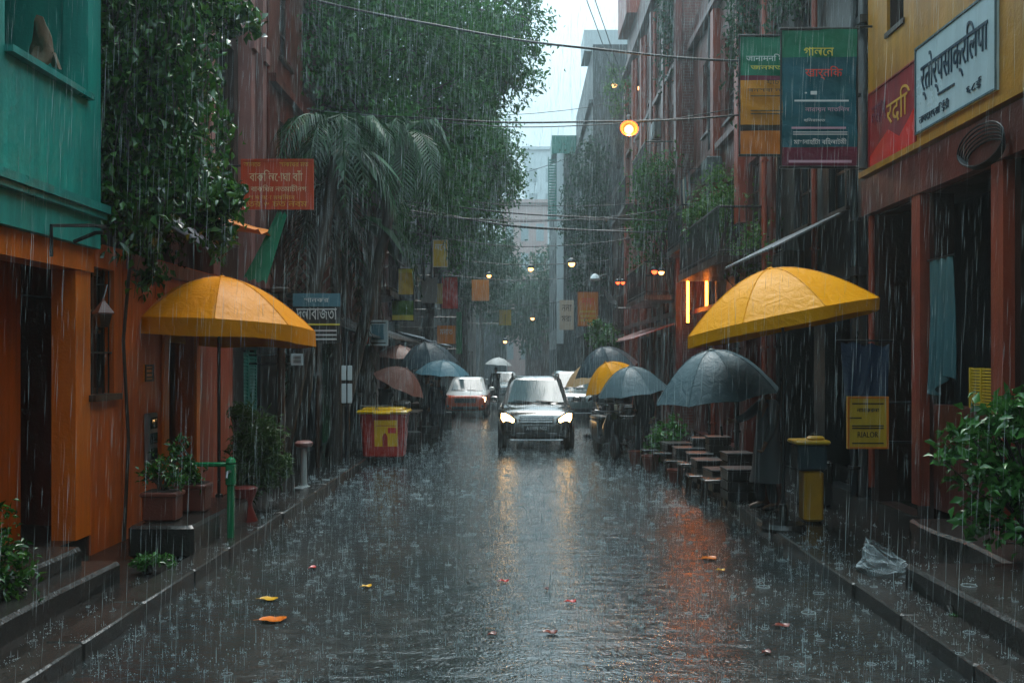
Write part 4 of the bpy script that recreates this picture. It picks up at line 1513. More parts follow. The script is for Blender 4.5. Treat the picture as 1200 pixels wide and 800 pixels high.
r2 = house('black painted house front behind the hanging banners', 1, 4.95, 14.22, 19.0, 9.5, M['dark'],
           [(14.6, 16.2, .11, 2.9, 'open'), (16.8, 18.6, .11, 2.9, 'open'), (15, 16, 4.4, 6.3, 'win', (1, 2)), (17, 18, 4.4, 6.3, 'win', (1, 2)), (17, 18, 7.2, 9, 'win', (1, 2))], z0=.09, cornices=((3.3, .15, .12), (6.9, .1, .12)))
pipe(r2, 4.95, 1, 14.5, .1, 9.3, .06, M['black'])
pipe(r2, 4.95, 1, 16.5, 3.5, 9.3, .05, M['rust'])
pipe(r2, 4.95, 1, 18.8, .1, 9.3, .05, M['black'])
eave(r2, 4.95, 1, 15.2, 18.8, 4.35, 1.1, .55, M['steel'])
r3 = house('red brown house with leafy balconies and orange lit doorway', 1, 4.8, 19.02, 27.6, 11.5, M['redbrown'],
           [(19.6, 21.2, .11, 2.7, 'open'), (22, 23.6, .11, 2.7, 'open'), (24.9, 27.2, .11, 4.6, 'open'), (20, 21, 4.3, 6.2, 'win', (1, 2)), (22.4, 23.4, 4.3, 6.2, 'win', (1, 2)), (25.4, 26.4, 5.2, 7, 'win', (1, 2)),
            (20, 21, 7.6, 9.6, 'win', (1, 2)), (22.4, 23.4, 7.6, 9.6, 'win', (1, 2)), (25.2, 26.2, 7.9, 9.8, 'win', (1, 2))],
           z0=.09, cornices=((3.3, .15, .12), (7.1, .15, .14), (10.6, .2, .16)), slabs=(4.8,))
balcony(r3, 4.8, 1, 19.3, 24.0, 4.1, 1.0, M['brown'])
balcony(r3, 4.8, 1, 24.9, 27.3, 5.0, .8, M['brown'])
for y, m in ((19.25, 'rust'), (21.7, 'black'), (24.4, 'rust'), (24.75, 'black')):
    pipe(r3, 4.8, 1, y, .1, 11.2, .055, M[m])
for y in (20.2, 22.9):
    MB().box(4.62, 4.797, y + 1.0, y + 1.35, 5.0, 10.5).build('pilaster', M['rust'], r3)
r4 = house('tall red brick house with a rust red top corner, beside the street lamp', 1, 4.5, 27.62, 42.0, 15.5, M['brick'],
           [(28.2 + 2.7 * i, 29.8 + 2.7 * i, .11, 2.8, 'open') for i in range(5)] +
           [(28.4 + 2.7 * i, 29.5 + 2.7 * i, 4.2 + 3.4 * j, 6.2 + 3.4 * j, 'win', (1, 2)) for i in range(5) for j in range(3)],
           z0=.09, cornices=((3.3, .18, .14), (7.0, .15, .14), (10.4, .15, .14), (13.8, .25, .2)), slabs=(3.1, 6.8))
for y in (27.9, 30.4, 33.2, 35.9, 38.6, 41.4):
    MB().box(4.32, 4.497, y - .2, y + .2, .1, 13.6).build('pilaster', M['rust' if y > 35 else 'redbrown'], r4)
balcony(r4, 4.5, 1, 28.2, 33.0, 3.9, 1.0, M['brown'])
balcony(r4, 4.5, 1, 33.6, 38.2, 7.3, 1.0, M['brown'])
balcony(r4, 4.5, 1, 28.2, 31.5, 7.3, 1.0, M['brown'])
MB().box(4.1, 8.5, 38.6, 41.9, 15.5, 18.0).build('roof_room', M['rust'], r4)
eave(r4, 4.5, 1, 27.8, 36, 3.15, 1.4, .5, M['rust'])
for y in (29.9, 32.7, 35.2, 37.9):
    pipe(r4, 4.5, 1, y, .1, 13.5, .06, M['rust'])
r5 = house('stained grey concrete block past the red brick house', 1, 3.35, 46, 60, 16.6, M['grey'],
           [(47 + 3.2 * i, 48.6 + 3.2 * i, 4 + 3.4 * j, 6 + 3.4 * j, 'win', (1, 1)) for i in range(4) for j in range(3)] + [(47 + 3.2 * i, 49.2 + 3.2 * i, .02, 2.7, 'open') for i in range(4)],
           z0=.01, cornices=((3.3, .15, .14), (13.9, .2, .16)), depth=7)
MB().box(3.0, 6.0, 47, 49.5, 16.6, 17.6).build('water_tank_room', M['pale'], r5)
r5b = house('low brown house between the brick house and the grey block', 1, 4.1, 42.02, 45.98, 9.5, M['brown'],
            [(42.6, 44.6, .11, 2.7, 'open'), (42.8, 44.2, 4.3, 6, 'win', (1, 1))], z0=.09, cornices=((3.2, .12, .14),))
r6 = house('narrow grey house with tall green shutters at the street end', 1, 2.2, 60.5, 76, 14.5, M['grey'],
           [(62 + 3.6 * i, 63.6 + 3.6 * i, 4 + 3.4 * j, 6 + 3.4 * j, 'shut', M['green_shutter']) for i in range(4) for j in range(3)] + [(62 + 3.6 * i, 64 + 3.6 * i, .02, 2.7, 'open') for i in range(4)],
           z0=.01, depth=8)
MB().box(1.9, 10, 60.3, 63, 14.5, 15.6).build('green_parapet', M['green_shutter'], r6)
MB().box(2.2, 2.6, 60.2, 60.45, 3, 14.5).build('corner_column', M['pale'], r6)
s6 = MB()
for i in range(22):
    s6.box(1.72, 2.18, 60.9, 60.96, 10.6 + i * .17, 10.7 + i * .17)
s6.box(1.68, 1.74, 60.85, 61.0, 10.5, 14.4).box(2.14, 2.196, 60.85, 61.0, 10.5, 14.4)
s6.build('louvre_screen', M['green_shutter'], r6)

# --- what closes the street in the rain
def tower(label, x0, x1, y0, y1, h, m, bays, floors, group=None):
    t = thing('tower_block', label, 'building', ((x0 + x1) / 2, y0, 0), group)
    MB().box(x0, x1, y0, y1, 0, h).box(x0 - .3, x1 + .3, y0 - .3, y1 + .3, h, h + .4).build('wall', m, t)
    for i in range(bays):
        for j in range(floors):
            bx = x0 + (x1 - x0) * (i + .25) / bays
            z = 2.0 + (h - 3) * j / floors
            MB().box(bx, bx + (x1 - x0) / bays * .5, y0 - .05, y0 - .002, z, z + (h / floors) * .5).build('window', M['hazed_window'] if h > 18 else M['dark'], t)
    return t
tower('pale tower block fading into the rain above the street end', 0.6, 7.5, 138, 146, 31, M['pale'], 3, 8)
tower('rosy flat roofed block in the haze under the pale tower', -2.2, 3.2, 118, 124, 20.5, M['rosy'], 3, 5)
tower('low grey green block closing the street end', -9, -1.5, 104, 112, 13.5, M['slate'], 4, 4)
tower('low brown block at the street end by the hazy rosy block', 0.5, 9, 98, 106, 9.5, M['brown'], 4, 3)

# ================================================================== TREES
def PC(px, py, Y, r):
    return (pt(px, py, Y), r)
tree('street_tree', 'tall broad leaved tree arching from the pavement over the street', 'tree', (-4.0, 24.5, .08), (-3.5, 25, 7.5),
     [PC(400, 10, 23, 2.0), PC(450, 60, 24, 2.0), PC(480, 130, 24, 1.9), PC(430, 150, 22.5, 1.5), PC(520, 45, 26, 1.9), PC(505, -20, 25, 2.2), PC(560, 10, 27, 1.6), PC(608, 22, 27.5, 1.1),
      PC(596, 66, 28, 1.15), PC(540, 100, 28, 1.8), PC(360, 60, 22, 1.6), PC(350, -10, 21, 1.9), PC(590, 108, 28, .7), PC(560, 60, 27, 1.5), PC(500, 170, 26, 1.7), PC(430, -30, 22, 2.0)],
     56000, .145, M['leaf'], trunk_r=.3)
tree('street_tree', 'second rounded tree beyond the arching one, crown down to the cables', 'tree', (-3.7, 36.5, .08), (-3.1, 36.5, 5),
     [PC(545, 180, 36, 2.1), PC(578, 195, 36, 1.4), PC(555, 235, 37, 1.8), PC(520, 225, 35, 2.0), PC(592, 220, 38, .85), PC(505, 265, 34, 1.6), PC(490, 190, 33, 1.9), PC(540, 140, 36, 1.6)],
     30000, .16, M['leaf'], trunk_r=.24)
tree('street_tree', 'slender hazy tree farther down, leaning over the road', 'tree', (-3.4, 56, .02), (-3.0, 56, 6),
     [PC(545, 265, 56, 2.4), PC(560, 300, 56, 2.2), PC(530, 300, 54, 2.6), PC(575, 330, 58, 1.6), PC(545, 340, 55, 1.8)], 9000, .22, M['leaf_far'], trunk_r=.25, group=None)
tree('street_tree', 'faint round tree at the street end before the grey green block', 'tree', (-3.6, 88, .02), (-3.4, 88, 7),
     [PC(560, 330, 88, 4.0), PC(585, 345, 88, 3.2), PC(575, 300, 90, 3.0), PC(600, 370, 90, 2.4)], 6500, .38, M['leaf_far'], trunk_r=.3)
tree('street_tree', 'faint spreading tree at the street end before the brown block', 'tree', (3.2, 86, .02), (3.0, 86, 6),
     [PC(645, 345, 86, 3.2), PC(630, 365, 86, 2.6), PC(665, 320, 86, 3.2), PC(615, 385, 88, 2.0)], 6500, .38, M['leaf_far'], trunk_r=.3)
tree('street_tree', 'added unseen tree whose crown shades the near end of the street', 'tree', (-3.75, 2.0, .085), (-3.2, 2.0, 7.0),
     [((-2.6, 1, 9.4), 2.3), ((0.2, 2.0, 10.2), 2.6), ((2.8, 3.5, 9.8), 2.2), ((-1.2, 6, 10.4), 2.1), ((1.6, 7.2, 10.6), 1.9), ((-1, -2.5, 9.6), 2.4), ((2, -2, 10), 2.3), ((-3.2, 8.6, 10.2), 1.7), ((3.9, 8.6, 10.4), 1.5)],
     14000, .16, M['leaf'], trunk_r=.3)  # added out of view to darken the near walls, road and haze
palm('palm_tree', 'shaggy palm with long drooping fronds behind the rusty red sign', (-4.25, 17.4, .08), pt(392, 165, 18.4), 14, 2.1, 1.3, M['palm'], wid=.6)
palm('palm_tree', 'smaller palm with pale arching fronds in front of the street tree', (-3.9, 20.5, .08), pt(470, 160, 20.6), 13, 1.9, 1.35, M['palm'], wid=.55)
palm('palm_tree', 'dead brown palm hanging its dry skirt above the thatched eave', (-4.3, 19.0, .08), pt(372, 225, 18.8), 11, 1.7, 2.2, M['dry'], wid=.5)
# banana-like plant on the pavement
def banana(label, base, n, L, mat, trunk=None):
    t = thing('banana_plant', label, 'plant', base)
    b = Vector(base)
    top = b + Vector((0, 0, trunk or L * 2.4))
    MB().tube([b, b.lerp(top, .5), top], [.12, .1, .05], 9).build('trunk', M['bark'], t, smooth=50)
    for i in range(n):
        a = 2 * math.pi * i / n + random.uniform(-.3, .3)
        d = Vector((math.cos(a), math.sin(a), 0))
        mb = MB()
        sd = Vector((-d.y, d.x, 0))
        V = []
        for j in range(12):
            k = j / 11
            p = top + d * L * k * .9 + Vector((0, 0, L * (1.1 * k - 1.35 * k * k)))
            w = .19 * math.sin(math.pi * min(.99, k * .9 + .08)) * (1 + .1 * math.sin(j * 3 + i))
            V += [p - sd * w - Vector((0, 0, w * .35)), p, p + sd * w - Vector((0, 0, w * .35))]
        n0 = len(V)
        V2 = [v - Vector((0, 0, .006)) for v in V]
        fs = []
        for j in range(11):
            for s_ in (0, 1):
                q = j * 3 + s_
                fs.append((q, q + 1, q + 4, q + 3))
                fs.append((q + n0, q + n0 + 3, q + n0 + 4, q + n0 + 1))
        mb.add(V + V2, fs)
        mb.build('leaf', mat, t, smooth=50)
banana('banana plant with broad torn leaves standing among the palms', (-3.75, 21.2, .08), 9, 1.9, M['palm'])

banana('tall banana plant whose pale blades rise above the palms', (-3.5, 18.9, .08), 10, 1.5, M['blade'], 5.6)
# climbing creeper that pours from above beside the teal house
t = thing('creeper', 'dense dripping creeper hanging beside the teal wall', 'climbing plant', (-4.2, 10.6, .1))
st = MB()
P_ = []
st.tube([(-4.36, 10.95, .1), (-4.33, 11.0, 1.2), (-4.36, 10.93, 2.3), (-4.3, 11.02, 3.4), (-4.25, 10.7, 5), (-4.3, 10.9, 8.5)], [.022, .02, .02, .02, .02, .02], 6)
ends = []
for k in range(100):
    px0 = random.uniform(95, 206) if k % 6 else random.uniform(200, 250)
    Yd = random.uniform(10.35, 12.8)
    zt = random.uniform(5.2, 9.0)
    lo = np.interp(px0, [90, 125, 150, 175, 200, 225, 250, 280], [4.1, 3.6, 2.85, 2.7, 3.3, 3.8, 3.4, 3.7]) + random.uniform(0, 1.1)
    x0 = (px0 - CX) * Yd / F
    x0 = max(-4.6 if Yd < 11.5 else -4.5, x0)
    pts = []
    ph = random.uniform(0, 6)
    for i in range(9):
        q = i / 8
        z = zt + (lo - zt) * q
        pts.append(Vector((x0 + .12 * math.sin(q * 5 + ph) + .25 * q * (.3 if px0 > 180 else .05), Yd + .12 * math.cos(q * 4 + ph), z)))
    st.tube(pts, [.009 - .0007 * i for i in range(9)], 4)
    for i in range(8):
        for u in range(int(11 + 7 * i / 8)):
            p = pts[i].lerp(pts[i + 1], random.random())
            P_.append(p + Vector((random.gauss(0, .085), random.gauss(0, .085), random.gauss(0, .05))))
for px, py, r, nn in ((236, 235, (.36, .35, .34), 620), (258, 258, (.25, .3, .26), 330), (212, 205, (.3, .3, .3), 420), (272, 232, (.16, .2, .2), 120), (250, 285, (.14, .2, .2), 110),
                      (175, 60, (.75, .6, .8), 1300), (240, 15, (.5, .4, .3), 520), (275, 30, (.3, .3, .2), 160), (225, 95, (.2, .2, .3), 150), (165, 300, (.2, .2, .45), 240), (150, 190, (.4, .4, .4), 380)):
    c_, cc = clump_points(pt(px, py, 11.5), r, nn, 18, spread=.27)
    P_ += [Vector(p) for p in c_]
    for q in cc[:6]:
        q = Vector(q)
        st.tube([pt(170, py - 60, 11.4), pt(px, py, 11.5).lerp(q, .3) + Vector((0, 0, .08)), q], [.012, .008, .004], 4)
st.build('stems', M['bark'], t)
leaves('foliage', np.array([tuple(p) for p in P_]), .118, M['vine'], t, droop=1.0, aspect=.5)

def hanging_creeper(label, X, y0, y1, z0, z1, n, dens, size, mat, out=.5, root=None):
    t = thing('creeper', label, 'climbing plant', (X, y0, z0))
    st, P_ = MB(), []
    for k in range(n):
        y = random.uniform(y0, y1)
        x = X - random.uniform(.03, out)
        a, b_ = z1 + random.uniform(-.5, .6), z0 + random.uniform(0, (z1 - z0) * .55)
        ph = random.uniform(0, 6)
        pts = [Vector((x + .06 * math.sin(q * .9 + ph), y + .1 * math.cos(q * .7 + ph), a + (b_ - a) * q / 7)) for q in range(8)]
        st.tube(pts, .008, 4)
        for q in range(7):
            for u in range(dens):
                P_.append(pts[q].lerp(pts[q + 1], random.random()) + Vector((random.gauss(0, .1), random.gauss(0, .1), random.gauss(0, .06))))
    st.build('stems', M['bark'], t)
    leaves('foliage', np.array([tuple(p) for p in P_]), size, mat, t, droop=.9, aspect=.45)
    return t
hanging_creeper('dark hanging creeper between the two shop banners and the leafy balcony', 4.8, 19.4, 21.0, 6.8, 10.5, 18, 11, .12, M['leaf_far'])
hanging_creeper('long dark creeper trailing down the red brick house front', 4.5, 28.0, 29.6, 9.6, 15.3, 20, 12, .14, M['leaf_far'])
hanging_creeper('creeper hanging off the eaves of the black house front', 4.95, 16.0, 18.6, 7.4, 9.6, 16, 9, .11, M['leaf_far'])
# balcony and wall greenery on the far side
bushy('shrub', 'mass of small leaved greenery spilling from the long brown balcony', 'plant', (4.3, 21.8, 4.12), [PC(852, 248, 22.5, .85), PC(825, 262, 23.0, .6), PC(880, 240, 21.8, .7), PC(895, 262, 21.2, .6)], 6500, .10, M['bush'], droop=.4)
bushy('shrub', 'bright green shrub drooping above the amber and slate umbrellas', 'plant', (4.35, 19.8, 4.12), [PC(915, 280, 19.5, .65), PC(940, 262, 19.2, .5), PC(890, 300, 19.8, .55), PC(950, 285, 18.8, .35)], 5200, .095, M['bush'], droop=.4)
bushy('shrub', 'small dark climber on the red brick pilaster near the hanging lamp', 'plant', (4.3, 28.2, 3.92), [PC(775, 215, 28, .9), PC(768, 250, 28, .8), PC(760, 290, 28.5, .7)], 3200, .12, M['leaf'])
bushy('creeper', 'pale green creeper covering the grey block near the green shutters', 'climbing plant', (3.1, 45.6, .02), [PC(690, 200, 45.5, (1.0, .6, 1.5)), PC(685, 235, 45.5, (1.1, .6, 1.6)), PC(678, 275, 45.5, (1.0, .6, 1.5)), PC(690, 315, 45.4, (1.0, .6, 1.5)), PC(705, 250, 45.3, (.8, .6, 1.4))], 7500, .17, M['leaf_far'])
bushy('shrub', 'thin roof bush with yellow tips beside the rust red corner', 'plant', (4.0, 40.5, 9.8), [PC(727, 95, 40, .7), PC(738, 105, 39.5, .6), PC(724, 125, 40, .5)], 900, .13, M['bush'])
bushy('shrub', 'yellow green sidewalk shrub behind the dark umbrellas', 'plant', (3.4, 33, .1), [PC(700, 392, 33, .5), PC(712, 402, 32.6, .45)], 1100, .13, M['shrub'])
bushy('shrub', 'glossy leafy bush beside the raised step in front of the corner shop', 'plant', (4.75, 8.95, .3),
      [PC(1150, 500, 9.0, .26), PC(1180, 520, 8.9, .3), PC(1135, 545, 8.9, .26), PC(1170, 575, 8.8, .3), PC(1195, 600, 8.8, .3), PC(1150, 610, 8.9, .22), PC(1120, 520, 9.1, .16), PC(1200, 490, 9.0, .25), PC(1185, 480, 8.9, .2)], 1250, .115, M['shrub'], stems=6, droop=.8, aspect=.5)
bushy('shrub', 'dark fern like plant by the porch at the photo edge', 'plant', (-4.1, 7.6, .42), [PC(0, 660, 7.7, .24), PC(8, 690, 7.6, .18), PC(-15, 630, 7.8, .25)], 900, .07, M['vine'], stems=6)
bushy('shrub', 'bright little weed tuft growing at the step end below the planter', 'plant', (-3.5, 9.35, .1), [PC(180, 655, 9.35, (.17, .12, .06)), PC(165, 660, 9.3, (.1, .1, .05)), PC(197, 657, 9.4, (.1, .1, .05))], 420, .05, M['shrub'], stems=5, droop=-.2)
bushy('shrub', 'narrow leaved leaning bush behind the dark stone planter', 'plant', (-3.75, 13.6, .1), [PC(297, 505, 13.4, .32), PC(290, 535, 13.3, .33), PC(310, 525, 13.3, .28), PC(318, 550, 13.2, .25), PC(300, 565, 13.3, .25), PC(285, 490, 13.4, .2)], 2600, .13, M['grassy'], stems=9, droop=.5, aspect=.16)
bushy('shrub', 'low weeds sprouting at the edge of the raised step', 'plant', (3.45, 7.9, .1), [PC(1122, 725, 7.75, (.05, .05, .05)), PC(1115, 722, 7.78, (.04, .04, .05))], 60, .05, M['shrub'], stems=4, droop=-.3)
bushy('shrub', 'dim bush among the crates behind the slate umbrella', 'plant', (3.5, 19.5, .1), [PC(780, 510, 19.5, .35), PC(775, 525, 19.4, .3)], 900, .1, M['shrub'])

# ================================================================== STREET FURNITURE, LEFT
# stone planter and what stands on it
mb = MB()
mb.bbox((-3.62, 11.05, .255), (.66, 2.1, .33), b=.03)
o = mb.build('stone_planter', M['stone'], smooth=30)
tag(o, 'low dark stone planter block on the pavement edge', 'planter')
for lab, c, dx, dy in (('red brown trough nearest the kerb on the stone planter', (-3.72, 10.35, .425), .34, .26), ('red brown trough behind the first on the stone planter', (-3.62, 11.0, .425), .34, .26)):
    t = thing('plant_trough', lab, 'pot', c, 'troughs on the stone planter')
    m = MB()
    m.bbox((c[0], c[1], c[2] + .14), (dx, dy, .28), b=.02).bbox((c[0], c[1], c[2] + .275), (dx + .04, dy + .04, .05), b=.012)
    m.build('trough_body', M['terracotta'], t, smooth=30)
    MB().bbox((c[0], c[1], c[2] + .30), (dx - .03, dy - .03, .02), b=.005).build('soil', M['soil'], t)
bushy('potted_plant', 'leafy plant growing from the trough nearest the kerb', 'plant', (-3.72, 10.35, .73), [PC(192, 552, 10.4, .13), PC(205, 562, 10.3, .1), PC(175, 556, 10.4, .09)], 420, .06, M['vine'], stems=5)
bushy('potted_plant', 'taller thin plant growing from the rear trough', 'plant', (-3.62, 11.0, .73), [PC(215, 545, 11.0, .16), PC(228, 560, 10.9, .13), PC(208, 520, 11.1, .12)], 520, .065, M['vine'], stems=6)
# green post with an arm
t = thing('water_tap_post', 'bright green iron post with a side arm next to the planter', 'post', (-3.2, 11.0, .1))
m = MB()
m.bbox((-3.2, 11.0, .49), (.07, .07, .84), b=.012).bbox((-3.2, 11.0, .82), (.1, .1, .24), b=.015)
m.lathe([(.05, 0), (.06, .02), (.045, .06), (.01, .08)], (-3.2, 11.0, .935), 12)
m.build('post', M['green_paint'], t, smooth=35)
MB().bbox((-3.44, 11.02, .93), (.44, .06, .05), b=.012).tube([(-3.64, 11.02, .93), (-3.66, 11.02, .8)], .02, 7).build('arm', M['green_paint'], t, smooth=40)
MB().tube([(-3.2, 10.95, .86), (-3.2, 10.86, .86), (-3.2, 10.83, .80)], .016, 7).build('spout', M['steel'], t, smooth=50)
# red hourglass stool
t = thing('plastic_stool', 'small waisted red plastic stool behind the green post', 'stool', (-3.35, 12.1, .1))
MB().lathe([(.15, 0), (.155, .03), (.09, .2), (.085, .24), (.15, .40), (.155, .43), (.13, .445), (.01, .445)], (-3.35, 12.1, .1), 18).build('body', M['dull_red'], t, smooth=50)
# pedestal table
t = thing('pedestal_table', 'white pedestal table with a small pinkish round top', 'table', (-3.35, 15.4, .09))
c = (-3.35, 15.4, .09)
MB().lathe([(.15, 0), (.15, .02), (.06, .05), (.05, .1), (.045, .62), (.07, .64)], c, 16).build('pedestal', M['post_grey'], t, smooth=40)
MB().lathe([(.05, .64), (.12, .65), (.14, .68), (.14, .71), (.10, .74), (.01, .745)], c, 20).build('table_top', M['pink'], t, smooth=40)
# wall fittings
t = thing('meter_box', 'flat grey meter box on the orange wall beside the doorway', 'meter', (-4.36, 11.75, 1.0))
MB().bbox((-4.36, 11.75, 1.15), (.06, .28, .62), b=.012).build('case', M['steel'], t)
for z in (.98, 1.16, 1.34):
    MB().bbox((-4.322, 11.75, z), (.012, .2, .13), b=.004).build('dial_window', M['glass'], t)
t, c = board('notice_plate', 'small faded notice plate above the grey meter box', 'sign', (-4.385, 11.75, 1.93), .26, .2, '+X', M['sign_orange'], .015, M['wood'])
rules(-.09, .09, (-.05, 0, .05), c + Vector((.002, 0, 0)), '+X', M['ink_dark'], t, .008)
t = thing('wall_lantern', 'pointed tin lantern hanging in front of the barred window', 'lantern', (-4.18, 10.2, 2.55))
c = Vector(pt(121, 368, 10.0))
MB().lathe([(.11, 0), (.115, .012), (.02, .13), (.008, .16)], c, 4).build('lantern_roof', M['terracotta'], t)
MB().lathe([(.055, -.13), (.06, -.12), (.09, -.003), (.02, -.002)], c, 4).build('lantern_body', M['wood'], t)
MB().tube([c + Vector((0, 0, .15)), c + Vector((0, .1, .3)), Vector((-4.38, 10.3, c.z + .32))], .008, 5).build('hook', M['black'], t)
# scrap awning: orange cloth and a green sheet
t = thing('awning', 'ragged orange and green cloth awning under the rusty red sign', 'awning', (-4.4, 14.2, 3.4))
def cloth(P4, mat, parent, name, sag=.12, nx=8, ny=6):
    a, b, c, d = [Vector(p) for p in P4]
    V = []
    for j in range(ny + 1):
        for i in range(nx + 1):
            u, v = i / nx, j / ny
            p = a.lerp(b, u).lerp(d.lerp(c, u), v)
            p.z -= sag * math.sin(math.pi * u) * math.sin(math.pi * (v * .8 + .1)) + .03 * math.sin(u * 17 + v * 3)
            V.append(p)
    n = len(V)
    V += [p - Vector((0, .004, .006)) for p in V]
    fs = []
    for j in range(ny):
        for i in range(nx):
            q = j * (nx + 1) + i
            f = (q, q + 1, q + nx + 2, q + nx + 1)
            fs += [f, tuple(n + k for k in reversed(f))]
    return MB().add(V, fs).build(name, mat, parent, smooth=60)
cloth([(-4.72, 13.4, 4.25), (-4.72, 14.6, 4.25), (-3.55, 14.6, 3.95), (-3.6, 13.5, 3.85)], M['sign_orange'], t, 'orange_cloth')
cloth([pt(325, 248, 14.2), pt(338, 250, 14.4), pt(312, 330, 14.2), pt(285, 325, 14.1)], M['ban_green'], t, 'green_sheet', .03)
cloth([(-4.7, 12.0, 4.05), (-4.7, 13.3, 4.05), (-3.9, 13.3, 3.5), (-3.9, 12.1, 3.5)], M['cloth_blue'], t, 'blue_tarpaulin', .1)
# lean-to thatch edge
t = thing('thatched_eave', 'sagging straw thatched eave over the dark shop front', 'eave', (-4.6, 18.6, 3.2))
m = MB()
for i in range(70):
    y = random.uniform(18.3, 21.6)
    a = Vector((-4.62, y, 3.45 + random.uniform(-.05, .05)))
    b = Vector((-3.55, y + random.uniform(-.1, .1), 2.85 + random.uniform(-.12, .08)))
    m.tube([a, a.lerp(b, .5) + Vector((0, 0, .09)), b], [.03, .028, .008], 4)
m.build('thatch', M['wood'], t)
MB().tube([(-3.75, 18.25, 2.94), (-3.7, 20, 2.96), (-3.75, 21.6, 2.94)], .035, 7).build('edge_pole', M['cream'], t, smooth=50)
for y in (18.4, 21.5):
    MB().tube([(-3.75, y, .09), (-3.75, y, 2.93)], .04, 8).build('post', M['wood'], t, smooth=50)
t = thing('timber_post', 'pale brown timber post between the shutters and the parasol', 'post', (-3.95, 16.4, .09))
MB().tube([(-3.95, 16.4, .09), (-3.95, 16.42, 1.6), (-3.93, 16.4, 3.2)], [.075, .07, .065], 9).build('shaft', M['wood'], t, smooth=50)
MB().bbox((-3.95, 16.4, 3.22), (.3, .2, .1), b=.02).build('cap', M['wood'], t)

# wheelie bin
t = thing('wheelie_bin', 'large red bin with a yellow lid and yellow panel', 'bin', (-2.74, 20.1, 0))
rings = []
for z, wx, wy in ((.14, .37, .27), (.16, .40, .30), (.55, .425, .33), (.93, .45, .36), (.96, .47, .38), (1.0, .47, .38)):
    c = .05
    rings.append([Vector((-2.74 + x, 20.1 + y, z)) for x, y in ((-wx + c, -wy), (wx - c, -wy), (wx, -wy + c), (wx, wy - c), (wx - c, wy), (-wx + c, wy), (-wx, wy - c), (-wx, -wy + c))])
loft(rings).build('bin_body', M['bin_red'], t, smooth=35)
m = MB()
m.bbox((-2.74, 20.08, 1.04), (1.02, .84, .08), b=.03)
m.bbox((-2.74, 20.08, 1.095), (.8, .62, .05), b=.02)
m.bbox((-2.74, 19.64, 1.02), (.34, .06, .05), b=.015)
m.build('lid', M['bin_yellow'], t, smooth=35)
def binface(u, v):
    k = (v - .14) / .86
    return Vector((-2.74 + u, 20.1 - (.27 + .10 * k) - .012, v))
lb = MB().prism([binface(-.16, .30), binface(.30, .30), binface(.30, .88), binface(-.16, .88)], (0, 0, 0), (0, -.008, 0)).build('label_panel', M['bin_yellow'], t)
m = MB().prism([binface(.0, .36), binface(.10, .36), binface(.10, .55), binface(.07, .62), binface(.03, .62), binface(.0, .55)], (0, -.009, 0), (0, -.013, 0))
m.build('bottle_mark', M['bin_red'], lb)
m = MB().prism([binface(.11, .62), binface(.27, .62), binface(.27, .73), binface(.11, .73)], (0, -.009, 0), (0, -.013, 0))
m.build('box_mark', M['red_paint'], lb)
rules(-.14, .26, (.06, .03), binface(.02, .74) + Vector((0, -.009, 0)), '-Y', M['bin_red'], lb, .007)
MB().prism([binface(-.06, .17), binface(.26, .17), binface(.26, .27), binface(-.06, .27)], (0, 0, 0), (0, -.006, 0)).build('small_label', M['bin_yellow'], t)
for s_ in (-1, 1):
    for y in (19.88, 20.32):
        My = Matrix.Rotation(math.pi / 2, 4, 'Y')
        MB().lathe([(.03, -.03), (.075, -.025), (.08, 0), (.075, .025), (.03, .03)], (-2.74 + s_ * .33, y, .08), 14, My).bbox((-2.74 + s_ * .33, y, .125), (.1, .05, .07)).build('castor', M['rubber'], t, smooth=40)

# twin white tags on the dark post
t = thing('street_post', 'dark post carrying two narrow white plates', 'post', (-3.2, 18.4, .09))
MB().tube([(-3.2, 18.4, .09), (-3.2, 18.4, 2.6)], .04, 9).build('pole', M['black'], t, smooth=50)
for z0, z1 in ((1.7, 1.97), (1.28, 1.64)):
    for dx in (-.055, .055):
        MB().bbox((-3.2 + dx, 18.345, (z0 + z1) / 2), (.085, .02, z1 - z0), b=.006).build('plate', M['white'], t)

# signs, left
t, c = board('shop_sign', 'rusty red board with yellowish rows of script', 'sign', pt(325, 216, 15.0), 1.09, .76, '-Y', M['sign_red'], .03, M['sign_red'], bracket=-4.75)
f_ = lambda x, z: c + Vector((x, -.003, z))
lettering('বাকি লোঘা বাঁা', f_(-.02, .13), .80, .17, '-Y', M['ink_cream'], t)
lettering('অানেত', f_(-.38, .30), .26, .07, '-Y', M['ink_gold'], t)
lettering('সাকাঘর মত', f_(.25, .30), .44, .07, '-Y', M['ink_gold'], t)
lettering('বাকিঘর নতমাচীনগ', f_(.02, -.06), .84, .10, '-Y', M['ink_cream'], t)
lettering('থ দ নো মকিমান', f_(-.08, -.19), .68, .08, '-Y', M['ink_gold'], t)
lettering('তর ৬ চত নবম', f_(.0, -.30), .9, .08, '-Y', M['ink_gold'], t)
t, c = board('shop_sign', 'dark blue board with a turquoise top band and white script', 'sign', pt(371, 373, 16.3), .78, .82, '-Y', M['slate'], .04, bracket=-4.7)
f_ = lambda x, z: c + Vector((x, -.003, z))
MB().bbox(f_(0, .30), (.78, .012, .22)).build('top_band', M['nylon_blue'], t)
lettering('দলাবাজতা', f_(0, .08), .66, .2, '-Y', M['ink_white'], t)
MB().bbox(f_(0, -.1), (.76, .012, .03)).build('yellow_stripe', M['ink_yellow'], t)
rules(-.33, .33, (-.2, -.27, -.34), f_(0, 0), '-Y', M['ink_white'], t, .012)
lettering('থানকর', f_(0, .30) + Vector((0, -.006, 0)), .4, .07, '-Y', M['ink_white'], t)
